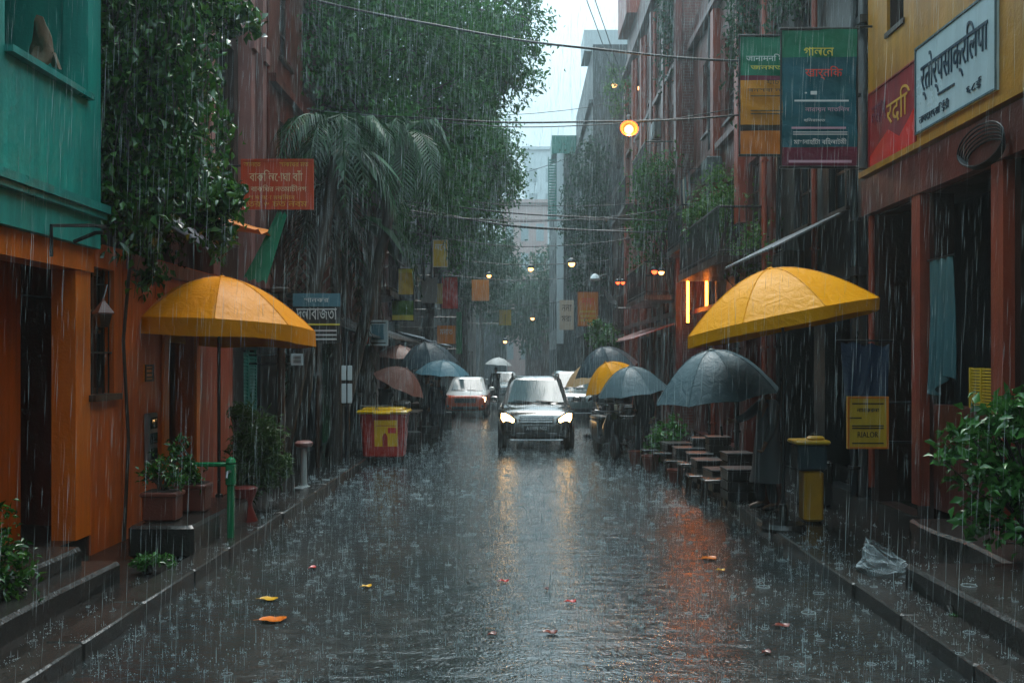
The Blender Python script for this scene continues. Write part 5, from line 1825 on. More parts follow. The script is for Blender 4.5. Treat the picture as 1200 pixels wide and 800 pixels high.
t, c = board('poster', 'square white poster with a red corner over the wheelie bin', 'poster', pt(440, 390, 23.5), .6, .6, '-Y', M['sign_white'], .02, M['white'], bracket=-4.6)
f_ = lambda x, z: c + Vector((x, -.003, z))
MB().bbox(f_(-.19, -.13), (.14, .01, .26)).build('red_block', M['red_paint'], t)
MB().bbox(f_(.05, .02), (.3, .01, .36)).build('green_picture', M['nylon_blue'], t)
rules(-.24, .24, (.24, -.24), f_(0, 0), '-Y', M['ink_dark'], t, .014)
t, c = board('notice_plate', 'tiny white plate with a black grid by the green shutter', 'sign', pt(348, 421, 17.2), .2, .2, '-Y', M['white'], .015, bracket=-4.7)
rules(-.07, .07, (-.05, -.02, .02, .05), c + Vector((0, -.002, 0)), '-Y', M['ink_dark'], t, .006)
def banner(name, label, c, w, h, bands, hang_x=None, group=None, bend=.05):
    """cloth banner facing the street end, from top to bottom bands (fraction, material); slightly rippled sheet with a hem"""
    t = thing(name, label, 'banner', c, group)
    c = Vector(c)
    z = h / 2
    nx = 10
    for fr, m in bands:
        z1 = z - h * fr
        ny = max(2, int(h * fr / .08))
        V = []
        for j in range(ny + 1):
            for i in range(nx + 1):
                u, zz = i / nx - .5, z + (z1 - z) * j / ny
                V.append(c + Vector((u * w, bend * math.sin(zz * 4 + u * 2) * (.4 + abs(u)) + .012 * math.sin(zz * 23 + u * 9), zz)))
        n = len(V)
        V += [p + Vector((0, .006, 0)) for p in V]
        fs = []
        for j in range(ny):
            for i in range(nx):
                q = j * (nx + 1) + i
                f = (q, q + nx + 1, q + nx + 2, q + 1)
                fs += [f, tuple(n + k for k in reversed(f))]
        MB().add(V, fs).build('banner_panel', m, t, smooth=60)
        z = z1
    m = MB()
    for zz in (h / 2 + .012, -h / 2 - .012):
        m.tube([c + Vector((-w / 2 - .03, 0, zz)), c + Vector((w / 2 + .03, 0, zz))], .022, 7)
    for x in (-w / 2 - .012, w / 2 + .012):
        m.tube([c + Vector((x, 0, -h / 2)), c + Vector((x, 0, h / 2))], .014, 6)
    if hang_x is not None:
        for zz in (h / 2 + .05, -h / 2 - .03):
            a = c + Vector((w / 2 * (1 if hang_x > c.x else -1), 0.02, zz))
            m.tube([a, Vector((hang_x, a.y, a.z))], .018, 6)
    m.build('frame', M['black'], t, smooth=50)
    return t, c
t, c = banner('shop_banner', 'tall yellow framed picture banner above the white poster', pt(472, 345, 28), .6, 1.45, [(.08, M['ink_yellow']), (.42, M['sign_gold']), (.12, M['grey']), (.28, M['bush']), (.10, M['ink_yellow'])], -4.3)
t, c = banner('shop_banner', 'plain crimson banner hanging farthest along the shops', pt(527, 343, 36), .58, 1.15, [(1.0, M['red_paint'])], -4.1)
t, c = board('shop_sign', 'pale grey blue board next to a small yellow one', 'sign', pt(503, 340, 35.5), .55, .9, '-Y', M['nylon_pale'], .04, bracket=-4.1)
t, c = board('shop_sign', 'narrow yellow board squeezed beside the crimson banner', 'sign', pt(514, 344, 35.8), .28, .72, '-Y', M['sign_gold'], .04, bracket=-4.1)
t, c = board('shop_sign', 'orange board with white blots low under the crimson banner', 'sign', pt(523, 392, 34), .62, .62, '-Y', M['sign_orange'], .04, M['sign_orange'], bracket=-4.1)
lettering('মনাত', c + Vector((0, -.003, .1)), .44, .2, '-Y', M['ink_white'], t)
t, c = board('shop_sign', 'slim green upright board at the end of the shops', 'sign', pt(538, 390, 38), .22, 1.6, '-Y', M['green_paint'], .05, bracket=-4.1)
t, c = board('shop_sign', 'cream and orange board under the tree crowns', 'sign', pt(516, 297, 33), .5, .9, '-Y', M['sign_gold'], .05, M['cream'], bracket=-4.1)
lettering('লেন', c + Vector((0, -.003, .2)), .36, .2, '-Y', M['ink_white'], t)

# ================================================================== STREET FURNITURE, RIGHT
t, c = board('shop_sign', 'large white board with slate blue script on the yellow wall', 'sign', (4.93, 11.37, 5.42), 2.12, 1.08, '-X', M['sign_white'], .06, M['nylon_grey'])
f_ = lambda y, z: c + Vector((-.004, y, z))
lettering('र्तोर्पसाक्रिलपा', f_(.0, .1), 1.75, .56, '-X', M['ink_navy'], t, .01)
MB().box(4.918, 4.926, 11.3, 11.75, 5.20, 5.225).build('underline', M['ink_navy'], t)
lettering('तावदार६सि ईडी', f_(.5, -.38), .85, .13, '-X', M['ink_navy'], t, .008)
lettering('६८ई', f_(-.55, -.36), .35, .12, '-X', M['ink_navy'], t, .008)
t, c = board('shop_sign', 'crimson panel with gold script beside the large white board', 'sign', (4.95, 13.3, 5.3), 1.7, 1.1, '-X', M['sign_crimson'], .04, M['sign_crimson'])
lettering('रदिा', c + Vector((-.004, -.25, .12)), .8, .42, '-X', M['ink_gold'], t)
lettering('নমা৭', c + Vector((-.004, .45, .2)), .55, .3, '-X', M['ban_maroon'], t)
MB().prism([c + Vector((-.003, y, z)) for y, z in ((.8, -.35), (.1, -.12), (-.3, -.3), (-.8, -.05), (-.8, -.5), (.8, -.5))], (0, 0, 0), (-.004, 0, 0)).build('red_patch', M['red_paint'], t)
t, c = banner('shop_banner', 'blue and green shop banner with a red word and maroon hem', pt(960, 115, 14.0), 1.05, 1.92,
              [(.2, M['ban_green']), (.66, M['ban_blue']), (.14, M['ban_maroon'])], 4.95, bend=.035)
f_ = lambda x, z: c + Vector((x, -.045, z))
lettering('গালেন', f_(-.02, .64), .42, .12, '-Y', M['ink_yellow'], t)
lettering('खार्तिक', f_(.05, .34), .52, .19, '-Y', M['ink_red'], t)
MB().bbox(f_(-.09, .06), (.09, .006, .05)).bbox(f_(-.2, .06), (.03, .006, .02)).build('white_mark', M['ink_white'], t)
rules(-.36, .40, (-.05, ), f_(0, 0), '-Y', M['ink_white'], t, .012)
lettering('নারায়ন দাতিদল', f_(.1, -.17), .62, .09, '-Y', M['ink_pink'], t)
lettering('হিনরামত', f_(-.08, -.32), .3, .05, '-Y', M['ink_white'], t)
rules(-.4, .36, (-.43, ), f_(0, 0), '-Y', M['ink_pink'], t, .014)
rules(-.38, .38, (-.52, -.49), f_(0, 0), '-Y', M['ink_white'], t, .006)
lettering('মাখনাহাঁটা বিহলাটমী', f_(.0, -.62), .74, .09, '-Y', M['ink_white'], t)
rules(-.44, .44, (-.9, ), f_(0, 0), '-Y', M['ink_pink'], t, .018)
t, c = banner('shop_banner', 'green topped orange banner half hidden behind the blue one', pt(905, 112, 15.6), 1.0, 1.85, [(.33, M['ban_green']), (.04, M['ban_maroon']), (.38, M['ban_orange']), (.05, M['wood']), (.20, M['sign_orange'])], 4.95, bend=.03)
f_ = lambda x, z: c + Vector((x, -.045, z))
lettering('जानामनि वाटि', f_(-.02, .58), .8, .11, '-Y', M['ink_white'], t)
lettering('জনমত', f_(-.1, .42), .5, .06, '-Y', M['ink_yellow'], t)
lettering('যাচ', f_(.0, .2), .2, .07, '-Y', M['ink_dark'], t)
lettering('বনসবা লমীর', f_(-.02, .08), .74, .07, '-Y', M['ink_dark'], t)
rules(-.35, .3, (-.02, -.25, -.3), f_(0, 0), '-Y', M['ink_dark'], t, .008)
t, c = board('notice_board', 'yellow wooden notice board with brown printed lines', 'sign', pt(1017, 495, 12.6), .52, .66, '-Y', M['sign_gold'], .035, M['sign_orange'], bracket=4.99)
f_ = lambda x, z: c + Vector((x, -.003, z))
rules(-.2, .2, (.24, -.04, -.07, -.26), f_(0, 0), '-Y', M['ink_dark'], t, .008)
lettering('নামাকরলা', f_(0, .16), .28, .05, '-Y', M['ink_dark'], t)
rules(-.23, -.08, (.06, ), f_(0, 0), '-Y', M['ink_dark'], t, .008)
lettering('RIALOR', f_(0, -.15), .26, .07, '-Y', M['ink_dark'], t)
t, c = board('shop_sign', 'orange board beside a cream one past the brick house', 'sign', pt(689, 362, 40), .85, 1.4, '-Y', M['sign_orange'], .05, M['rust'], bracket=4.1)
rules(-.32, .32, (-.1, -.28, -.45), c + Vector((0, -.003, 0)), '-Y', M['ink_gold'], t, .04)
lettering('দলা', c + Vector((0, -.003, .3)), .5, .3, '-Y', M['ink_red'], t)
t, c = board('shop_sign', 'cream board with grey script next to the orange one', 'sign', pt(664, 369, 42), .6, 1.25, '-Y', M['cream'], .05, bracket=4.1)
lettering('ননা', c + Vector((0, -.003, .3)), .42, .3, '-Y', M['ink_dark'], t)
lettering('মরা', c + Vector((0, -.003, -.15)), .42, .25, '-Y', M['ink_dark'], t)
t, c = board('shop_sign', 'round topped orange board hanging in the haze above the road', 'sign', pt(563, 340, 52), .9, 1.1, '-Y', M['sign_orange'], .05, bracket=-3.9)
t, c = board('shop_sign', 'small amber board low in the distant haze', 'sign', pt(592, 372, 58), .7, .9, '-Y', M['sign_gold'], .05, bracket=-3.3)

# yellow pedestal bin with a grey head
t = thing('litter_bin', 'narrow yellow pillar bin with a grey green head', 'bin', (3.55, 12.2, .1))
c = Vector((3.55, 12.2, .1))
MB().bbox(c + Vector((.01, 0, .33)), (.24, .26, .62), b=.03).build('pillar', M['bin_ochre'], t, smooth=35)
MB().bbox(c + Vector((-.02, 0, .80)), (.36, .36, .32), b=.03).build('bin_head', M['nylon_dark'], t, smooth=35)
m = MB().bbox(c + Vector((-.02, 0, .985)), (.42, .42, .05), b=.015)
m.bbox(c + Vector((.05, -.05, 1.03)), (.2, .12, .05), M=None, b=.02)
m.build('lid', M['sign_gold'], t, smooth=35)
pot('flower_pot', 'orange clay pot with a dry plant on the ledge behind the pillar bin', (4.0, 13.6, .72), .13, .22, M['sign_orange'])
t = thing('stone_bollard', 'squat dark stone block carrying the orange clay pot', 'block', (4.0, 13.6, .1))
MB().bbox((4.0, 13.6, .41), (.42, .4, .62), b=.03).build('block', M['stone'], t, smooth=30)
bushy('potted_plant', 'dry little plant in the orange clay pot', 'plant', (4.0, 13.6, .92), [((4.0, 13.6, 1.0), .1)], 120, .05, M['dry'], stems=5)
# hanging cloth and tarp
t = thing('hanging_cloth', 'long grey teal cloth hung up in the dark shop bay', 'cloth', (5.05, 11.4, 3.2))
V, fs = [], []
nx, nz = 22, 16
for j in range(nz + 1):
    for i in range(nx + 1):
        u, v = i / nx, j / nz
        y = 12.1 - .62 * u
        V.append(Vector((4.97 + .045 * math.sin(u * 20 + v * 1.5) * (.3 + v), y - .1 * v * (u - .5), 3.28 - (1.5 + .12 * math.sin(u * 6)) * v)))
n = len(V)
V += [p + Vector((.006, 0, 0)) for p in V]
for j in range(nz):
    for i in range(nx):
        q = j * (nx + 1) + i
        f = (q, q + 1, q + nx + 2, q + nx + 1)
        fs += [f, tuple(n + k for k in reversed(f))]
MB().add(V, fs).build('cloth_sheet', M['cloth_teal'], t, smooth=70)
MB().tube([(4.97, 12.15, 3.29), (4.97, 11.4, 3.29)], .012, 6).build('rail', M['black'], t)
t = thing('tarpaulin', 'deep blue tarpaulin hung above the yellow notice board', 'tarpaulin', (4.3, 13.0, 2.2))
cloth([pt(985, 400, 13.2), pt(1042, 405, 13.2), pt(1040, 470, 13.0), pt(990, 468, 13.0)], M['cloth_blue'], t, 'sheet', .03)
MB().tube([pt(980, 399, 13.2), (4.95, 13.2, pt(980, 399, 13.2).z)], .015, 6).build('rail', M['black'], t)
# cable coil on the shop beam
m = MB()
for k in range(6):
    a0 = random.uniform(0, 6)
    pts = []
    for i in range(25):
        a = 2 * math.pi * i / 24
        pts.append((4.83 - .012 * k, 10.35 + (.42 + .02 * k) * math.cos(a), 4.22 + .02 * k + (.13 + .015 * k) * math.sin(a)))
    m.tube(pts, .011, 5, cap=False)
tag(m.build('cable_coil', M['cable'], smooth=60), 'loose coil of black cable slung on the dark red shop beam', 'cable')

# crumpled clear bag
c0 = pt(1040, 662, 9.3)
c0.z = .10
V, fs = [], []
nu, nv = 17, 10
for j in range(nv + 1):
    for i in range(nu):
        a = 2 * math.pi * i / nu
        q = j / nv
        peak = .5 + .5 * math.cos(a - 2.6)                 # one corner stands up, the mouth falls open the other way
        r = (.27 - .15 * q) * (1 + .12 * math.sin(a * 3 + 1)) + random.uniform(-.028, .028)
        z = .02 + q * (.10 + .20 * peak) + random.uniform(-.022, .022) * (j > 0)
        V.append(c0 + Vector((r * math.cos(a) * 1.05 - .06 * q, r * math.sin(a) * .72, max(0, z) if j else 0)))
for j in range(nv):
    for i in range(nu):
        k = (i + 1) % nu
        q0, q1, q2, q3 = j * nu + i, j * nu + k, (j + 1) * nu + k, (j + 1) * nu + i
        fs += [(q0, q1, q2), (q0, q2, q3)] if (i + j) % 2 else [(q0, q1, q3), (q1, q2, q3)]
tag(MB().add(V, fs).build('plastic_bag', M['bag']), 'crumpled clear plastic bag lying open on the wet pavement', 'plastic bag')

# dark crates, low blocks and stalls along the right kerb
def crate(name, label, c, d, group, rot=0):
    t = thing(name, label, 'crate', (0, 0, 0), group)
    m = MB()
    w, l, h = d
    n = max(2, int(h / .11))
    for s_ in (-1, 1):
        for i in range(n):
            z = h * (i + .5) / n
            m.box(s_ * w / 2, s_ * (w / 2 - .018), -l / 2, l / 2, z - h / n * .42, z + h / n * .42)
            m.box(-w / 2 + .02, w / 2 - .02, s_ * l / 2, s_ * (l / 2 - .018), z - h / n * .42, z + h / n * .42)
        for q in (-1, 1):
            m.box(s_ * (w / 2 - .02), s_ * (w / 2 - .06), q * (l / 2 - .02), q * (l / 2 - .06), .0, h)
    m.build('slats', M['darkwood'], t, local=True)
    MB().bbox((0, 0, h + .012), (w + .03, l + .03, .03), b=.008).build('lid', M['dark'], t, local=True)
    t.location = c
    t.rotation_euler = (0, 0, rot)
    return t
crs = [(3.05, 13.9, .42, .45, .42, 'low wet crate at the feet of the grey coated person'), (3.02, 14.9, .45, .5, .3, 'flat lidded crate just past the grey coated person'),
       (3.3, 15.2, .4, .4, .55, 'tall crate behind the flat lidded one'), (2.98, 15.9, .42, .5, .34, 'lowest crate of the kerb row'),
       (3.02, 16.8, .42, .45, .36, 'square crate in the middle of the kerb row'), (3.35, 16.9, .36, .4, .66, 'high narrow crate against the dark house front'),
       (3.0, 17.8, .5, .5, .36, 'small crate before the dim bush'), (2.95, 18.8, .5, .5, .36, 'wide crate under the slate umbrella rim'),
       (2.85, 20.0, .5, .5, .42, 'crate where the stalls begin'), (3.3, 18.0, .4, .4, .55, 'tall crate leaning on the house beside the dim bush')]
for x, y, w, l, h, lab in crs:
    crate('crate', lab, (x, y, .1 if x > 3.2 else .135), (w, l, h), 'dark crates along the kerb', random.uniform(-.2, .2))
def low_stool(label, c, h, r):
    t = thing('low_stool', label, 'stool', c, 'low stools along the kerb')
    c = Vector(c)
    MB().bbox(c + Vector((0, 0, h)), (r * 2, r * 2, .045), b=.012).build('seat', M['stone'], t, smooth=30)
    for sx in (-1, 1):
        for sy in (-1, 1):
            MB().tube([c + Vector((sx * r * .95, sy * r * .95, 0)), c + Vector((sx * r * .75, sy * r * .75, h - .02))], .02, 6).build('leg', M['wood'], t)
    return t
for i, (x, y, h, r, lab) in enumerate(((2.78, 14.3, .36, .17, 'stool on the road edge by the low wet crate'), (2.72, 15.3, .30, .16, 'stool before the flat lidded crate'), (2.76, 16.3, .38, .18, 'stool beside the lowest crate'),
        (2.66, 17.3, .32, .16, 'stool between the square and the small crate'), (2.6, 18.3, .36, .17, 'stool just before the wide crate'), (2.5, 19.3, .33, .16, 'stool past the wide crate, nearest the stalls'), (3.6, 14.4, .45, .18, 'taller stool behind the grey coated person'))):
    low_stool('dark ' + lab, (x, y, .0 if x < 2.9 else .1), h, r)
for i, (x, y, r, h, lab) in enumerate(((3.25, 14.45, .16, .3, 'dark clay pot between the low crate and the tall one'), (2.62, 16.8, .14, .24, 'dark clay pot on the road edge among the stools'), (2.45, 18.8, .16, .28, 'dark clay pot beside the wide crate'), (2.3, 19.9, .15, .26, 'dark clay pot nearest the trestle stall'), (3.4, 13.6, .18, .34, 'squat clay pot behind the coat hem'))):
    pot('flower_pot', lab, (x, y, 0 if x < 2.9 else .1), r, h, M['terracotta'], group='dark clay pots along the kerb')
def stall(label, c, w, l, h, mat_top, goods, group):
    t = thing('market_stall', label, 'stall', c, group)
    c = Vector(c)
    MB().bbox(c + Vector((0, 0, h)), (w, l, .05), b=.012).build('table_top', mat_top, t, smooth=30)
    for sx in (-1, 1):
        for sy in (-1, 1):
            MB().bbox(c + Vector((sx * (w / 2 - .06), sy * (l / 2 - .06), h / 2 - .015)), (.06, .06, h - .03), b=.008).build('leg', M['wood'], t)
    MB().bbox(c + Vector((0, 0, h * .4)), (w - .1, l - .1, .03), b=.008).build('shelf', M['wood'], t)
    MB().bbox(c + Vector((0, -l / 2 + .012, h * .72)), (w - .14, .02, h * .45), b=.006).build('skirt_board', M['dark'], t)
    for i in range(goods):
        q = c + Vector((random.uniform(-w * .3, w * .3), -l * .3 + l * .6 * i / max(1, goods - 1), h + .026))
        k = thing('goods_box', '%s box of goods on the %s' % (('dark', 'grey', 'brown', 'small pale', 'black')[i % 5], label), 'box', q, 'goods on the stalls')
        MB().bbox(q + Vector((0, 0, .1)), (random.uniform(.22, .34), .26, .2), b=.02).build('box', (M['dark'], M['grey'], M['wood'], M['cream'], M['black'])[i % 5], k)
        MB().bbox(q + Vector((0, 0, .215)), (.2, .22, .03), b=.01).build('lid', M['stone'], k)
    return t
stall('dark trestle stall behind the grey vendor umbrella', (2.35, 22.6, 0), .8, 1.3, .82, M['stone'], 4, 'market stalls')
stall('second trestle stall by the small amber umbrella', (2.45, 25.4, 0), .8, 1.4, .85, M['stone'], 3, 'market stalls')
stall('plank stall beyond the wheelie bin', (-2.75, 23.4, 0), .8, 1.3, .85, M['wood'], 5, 'market stalls')
stall('far plank stall next to the standing couple', (-2.6, 28.0, 0), .8, 1.3, .85, M['wood'], 3, 'market stalls')
for x, y, w, l, h, lab in ((-2.5, 22.2, .45, .45, .45, 'crate in front of the plank stall'), (-2.35, 24.6, .5, .5, .4, 'crate behind the plank stall at the road edge'), (-2.9, 25.6, .5, .5, .75, 'tall crate behind the plank stall'), (-2.3, 29.4, .5, .5, .5, 'crate by the far plank stall')):
    crate('crate', lab, (x, y, .0), (w, l, h), 'dark crates beside the far stalls', random.uniform(-.3, .3))
scooter('dark parked scooter just behind the red wheelie bin', (-3.15, 21.2, .1), R(205), M['cloth_navy'], 'parked scooters')
scooter('black scooter parked nose out by the trestle stall', (1.95, 20.6, 0), R(12), M['black'], 'parked scooters')
scooter('dull grey scooter behind the black one', (2.15, 24.3, 0), R(8), M['cloth_grey'], 'parked scooters')

# ================================================================== PARASOLS, UMBRELLAS AND PEOPLE
umbrella('parasol', 'big amber vinyl parasol with a hanging valance beside the orange house', (-3.80, 12.55, .09), 1.17, .62, M['vinyl_amber'], tilt=(R(-3), R(2)), shaft=2.42, stand=True, valance=.2, n=8, spin=R(14), power=1.75, shaft_mat=M['black'], cat='parasol', sag=.02)
umbrella('parasol', 'bright yellow tilted parasol above the slate umbrella', (3.06, 11.6, .1), 1.14, .60, M['vinyl_yellow'], tilt=(R(-3), R(-11)), shaft=2.46, stand=True, valance=.13, n=8, spin=R(10), power=1.75, shaft_mat=M['black'], cat='parasol', sag=.02)
gp = Vector((2.62, 13.0, 1.2))
umbrella('umbrella', 'big slate grey umbrella held by the person in the long coat', gp, .82, .60, M['nylon_grey'], tilt=(R(4), R(-8)), shaft=.42, n=8, spin=R(8), power=2.1, sag=.06)
person('person in a long grey coat standing under the big slate umbrella', (3.25, 13.12, .1), 1.74, R(100), M['cloth_grey'], M['cloth_dark'], grip=gp, long_coat=True, stride=.05)
gp = Vector((2.42, 20.95, 1.02))
umbrella('umbrella', 'mid grey umbrella in front of the small amber one', gp, .78, .56, M['nylon_grey'], tilt=(R(3), R(-8)), shaft=.36, n=8, spin=R(20), power=2.1, sag=.06)
person('person in dark clothes hidden under the mid grey umbrella', (2.6, 21.15, 0), 1.6, R(160), M['cloth_dark'], M['cloth_dark'], grip=gp, stride=.08)
umbrella('parasol', 'small amber parasol tucked behind the mid grey umbrella', (2.25, 23.3, 0), .72, .55, M['vinyl_yellow'], tilt=(R(3), R(-22)), shaft=1.5, stand=True, n=8, power=2.0, cat='parasol')
umbrella('parasol', 'beige parasol behind the small amber one', (1.95, 26.6, 0), .75, .5, M['nylon_beige'], tilt=(R(2), R(-14)), shaft=1.5, stand=True, n=8, power=2.0, cat='parasol')
gp = Vector((2.3, 24.75, 1.2))
umbrella('umbrella', 'dark tilted umbrella above the beige parasol', gp, .82, .6, M['nylon_dark'], tilt=(R(4), R(-14)), shaft=.62, n=8, spin=R(5), power=2.1, sag=.07)
person('person in navy under the dark tilted umbrella', (2.55, 24.9, 0), 1.72, R(150), M['cloth_navy'], M['cloth_dark'], grip=gp, stride=.08)
gp = Vector((-2.3, 25.6, 1.4))
umbrella('umbrella', 'wide dark blue umbrella over the standing couple', gp, .80, .62, M['nylon_dark'], tilt=(R(3), R(-8)), shaft=.5, n=8, spin=R(12), power=2.1, sag=.06)
person('person in black with the wide dark blue umbrella', (-2.42, 25.75, 0), 1.72, R(-20), M['cloth_dark'], M['cloth_dark'], grip=gp, stride=.12)
gp = Vector((-1.98, 24.9, 1.25))
umbrella('umbrella', 'flatter pale blue umbrella before the dark blue one', gp, .70, .36, M['nylon_blue'], tilt=(R(3), R(3)), shaft=.45, n=8, spin=R(0), power=2.1, sag=.06)
person('person in navy with the flatter pale blue umbrella', (-2.08, 25.1, 0), 1.66, R(15), M['cloth_navy'], M['cloth_dark'], grip=gp, stride=.14)
gp = Vector((-2.92, 22.0, 1.05))
umbrella('umbrella', 'rust coloured umbrella tipped sideways behind the wheelie bin', gp, .62, .42, M['nylon_rust'], tilt=(R(4), R(26)), shaft=.50, n=8, power=2.1, sag=.06)
person('person in brown grey behind the wheelie bin with a rust umbrella', (-3.0, 22.3, 0), 1.68, R(-40), M['cloth_grey'], M['cloth_dark'], grip=gp, stride=.08)
umbrella('parasol', 'faded rust parasol on a pole under the white poster', (-3.25, 26.4, .09), .72, .36, M['nylon_rust'], tilt=(0, R(5)), shaft=2.0, stand=True, n=8, power=2.0, cat='parasol')
gp = Vector((-1.03, 45.0, 1.35))
umbrella('umbrella', 'small white umbrella far down the road', gp, .62, .34, M['nylon_pale'], tilt=(0, R(4)), shaft=.45, n=8, power=2.0)
person('distant walker under the small white umbrella', (-1.12, 45.2, 0), 1.7, R(0), M['cloth_dark'], M['cloth_dark'], grip=gp, stride=.16)
gp = Vector((-2.6, 31.0, 1.2))
umbrella('umbrella', 'grey blue umbrella beyond the standing couple near the taxi', gp, .62, .34, M['nylon_blue'], tilt=(0, R(6)), shaft=.4, n=8, power=2.0)
person('person walking near the taxi with a grey blue umbrella', (-2.72, 31.2, 0), 1.65, R(0), M['cloth_dark'], M['cloth_dark'], grip=gp, stride=.14)

# ================================================================== VEHICLES
car('parked_car', 'dark bronze family car driving towards us with headlights on', (.36, 22.4, 0), M['car_dark'], plate='A11EN N22', rails=True)
car('parked_car', 'orange and white taxi with one headlight on', (-1.98, 35.6, 0), M['car_taxi'], M['car_white'], kind='sedan', lamp='headlight_dim', lit=(0, 1))
car('parked_car', 'grey green car waiting behind the dark family car', (1.82, 33.5, 0), M['car_grey'], kind='suv', lit=(0, 0))
car('parked_car', 'pale car far down the road behind the dark family car', (-.85, 50, 0), M['car_grey'], M['car_white'], kind='sedan', lit=(0, 0))

# ================================================================== LAMPS AND CABLES
cab = 'cables strung across the street'
ends = [
    ('thick near cable sloping from the street tree to the brick house', pt(352, -4, 19), Vector((4.95, 19.4, pt(880, 73, 19.4).z)), .25, .024),
    ('taut cable carrying the bright round lamp', Vector((-4.5, 21.0, pt(360, 128, 21).z)), Vector((4.8, 20.5, pt(890, 134, 20.5).z)), .22, .02),
    ('thin wire just under the lamp cable', Vector((-4.5, 22, pt(400, 122, 22).z)), Vector((4.8, 22.5, pt(850, 128, 22.5).z)), .45, .012),
    ('upper wire of the low cable bundle', Vector((-4.3, 26.5, pt(430, 228, 26.5).z)), Vector((4.8, 26.8, pt(812, 258, 26.8).z)), .18, .02),
    ('middle wire of the low cable bundle', Vector((-4.3, 27.5, pt(440, 236, 27.5).z)), Vector((4.8, 27.2, pt(812, 270, 27.2).z)), .3, .022),
    ('lowest sagging wire of the low cable bundle', Vector((-4.3, 28.5, pt(440, 226, 28.5).z)), Vector((4.5, 28.6, pt(795, 262, 28.6).z)), .55, .018),
    ('thin slack wire just over the low cable bundle', Vector((-4.3, 25.8, pt(430, 238, 25.8).z)), Vector((4.8, 26.2, pt(820, 236, 26.2).z)), .5, .012),
    ('thin taut wire through the low cable bundle', Vector((-4.3, 29.6, pt(445, 250, 29.6).z)), Vector((4.5, 29.4, pt(788, 254, 29.4).z)), .15, .013),
    ('slack wire under the low cable bundle', Vector((-4.3, 30.8, pt(450, 262, 30.8).z)), Vector((4.5, 31, pt(779, 270, 31).z)), .6, .014),
    ('faint wire above the low bundle against the tree', Vector((-4.1, 33, pt(470, 225, 33).z)), Vector((4.5, 33, pt(760, 236, 33).z)), .3, .014),
    ('hazy wire holding two small orange lamps', Vector((-4.1, 40, pt(490, 298, 40).z)), Vector((4.3, 40.5, pt(733, 302, 40.5).z)), .35, .018),
    ('hazy lower wire with a single lamp', Vector((-3.9, 48, pt(515, 320, 48).z)), Vector((3.35, 48, pt(691, 322, 48).z)), .3, .018),
    ('faint far wire over the white umbrella', Vector((-3.9, 52, pt(520, 356, 52).z)), Vector((3.35, 52, pt(685, 350, 52).z)), .2, .018),
    ('thin wire crossing the open sky low down', Vector((-3.9, 44, pt(505, 128, 44).z)), Vector((4.3, 44, pt(724, 118, 44).z)), .4, .014),
    ('thin wire crossing the open sky near the hazy tower', Vector((-3.3, 58, pt(545, 215, 58).z)), Vector((3.35, 58, pt(677, 180, 58).z)), .3, .018),
    ('steep wire dropping from the upper sky to the roof bush', pt(684, -10, 26), pt(722, 92, 39.8), .05, .014),
    ('twin steep wire beside the first dropping to the roof', pt(694, -10, 26), pt(731, 95, 39.6), .05, .014),
    ('thin pale wire in front of the two shop banners', Vector((2.0, 13.4, pt(780, 128, 13.4).z)), Vector((4.95, 13.4, pt(1040, 118, 13.4).z)), .05, .006),
]
for lab, a, b, s_, r in ends[:17]:
    cable(lab, a, b, s_, r, group=cab, twist=.01)
lg = 'small lamps hung along the street'
p = pt(737, 152, 20.6)
t = thing('street_lamp', 'bright round street lamp glowing orange below the taut cable', 'lamp', p)
Mx = Matrix.Rotation(R(70), 4, 'X')
MB().lathe([(.03, -.12), (.11, -.08), (.175, .02), (.19, .06), (.17, .06), (.155, .03), (.10, -.055), (.02, -.085)], p, 24, Mx).build('lamp_shade', M['lamp_glow_orange'], t, smooth=50)
MB().lathe([(.004, -.09)] + [(.095 * math.cos(x), .095 * math.sin(x)) for x in [(-.5 + i / 9) * math.pi * .95 for i in range(1, 9)]] + [(.004, .095)], p, 18, Mx).build('bulb', M['bulb_big'], t, smooth=80)
MB().lathe([(.03, 0), (.07, .03), (.06, .12), (.02, .15)], p + Vector((0, .06, .17)), 12).build('cap', M['black'], t, smooth=50)
MB().tube([p + Vector((0, .06, .3)), p + Vector((0, .06, .52))], .014, 6).build('cord', M['cable'], t)
L = bpy.data.lights.new('lamp_light', 'POINT')
L.energy = 22
L.color = (1, .5, .18)
L.shadow_soft_size = .06
o = bpy.data.objects.new('lamp_light', L)
COL.objects.link(o)
o.parent = t
o.location = (0, -.22, -.05)
for lab, px, py, Y, r, m, dr in (('lamp beside the roof bush, high on the grey block', 720, 100, 44, .15, 'bulb_dim', 0.9), ('yellowish lamp nearest the rust red corner', 748, 103, 38, .12, 'bulb_dim', .5),
                             ('amber lamp in front of the pale creeper', 670, 309, 40.2, .16, 'bulb', .35), ('small amber lamp in the middle of the hazy wire', 622, 315, 40.2, .13, 'bulb', .25),
                             ('tiny lamp under the hazy tree', 573, 323, 47.8, .13, 'bulb', .3), ('tiny lamp above the dark family car', 624, 373, 52, .12, 'bulb_dim', .8), ('faintest lamp near the white umbrella', 592, 400, 52, .12, 'bulb_dim', 1.2),
                             ('orange lamp of the pair by the brick house', 775, 319, 27.3, .095, 'bulb', 1.0), ('red lamp of the pair by the brick house', 767, 318, 27.6, .10, 'bulb_red', 1.0),
                             ('red lamp outside the brick house shops', 730, 331, 31, .08, 'bulb_red', 1.2), ('second red lamp outside the brick house shops', 724, 331, 31.6, .08, 'bulb_red', 1.2)):
    lamp_pendant(lab, pt(px, py, Y), r, dr, M[m], lg)
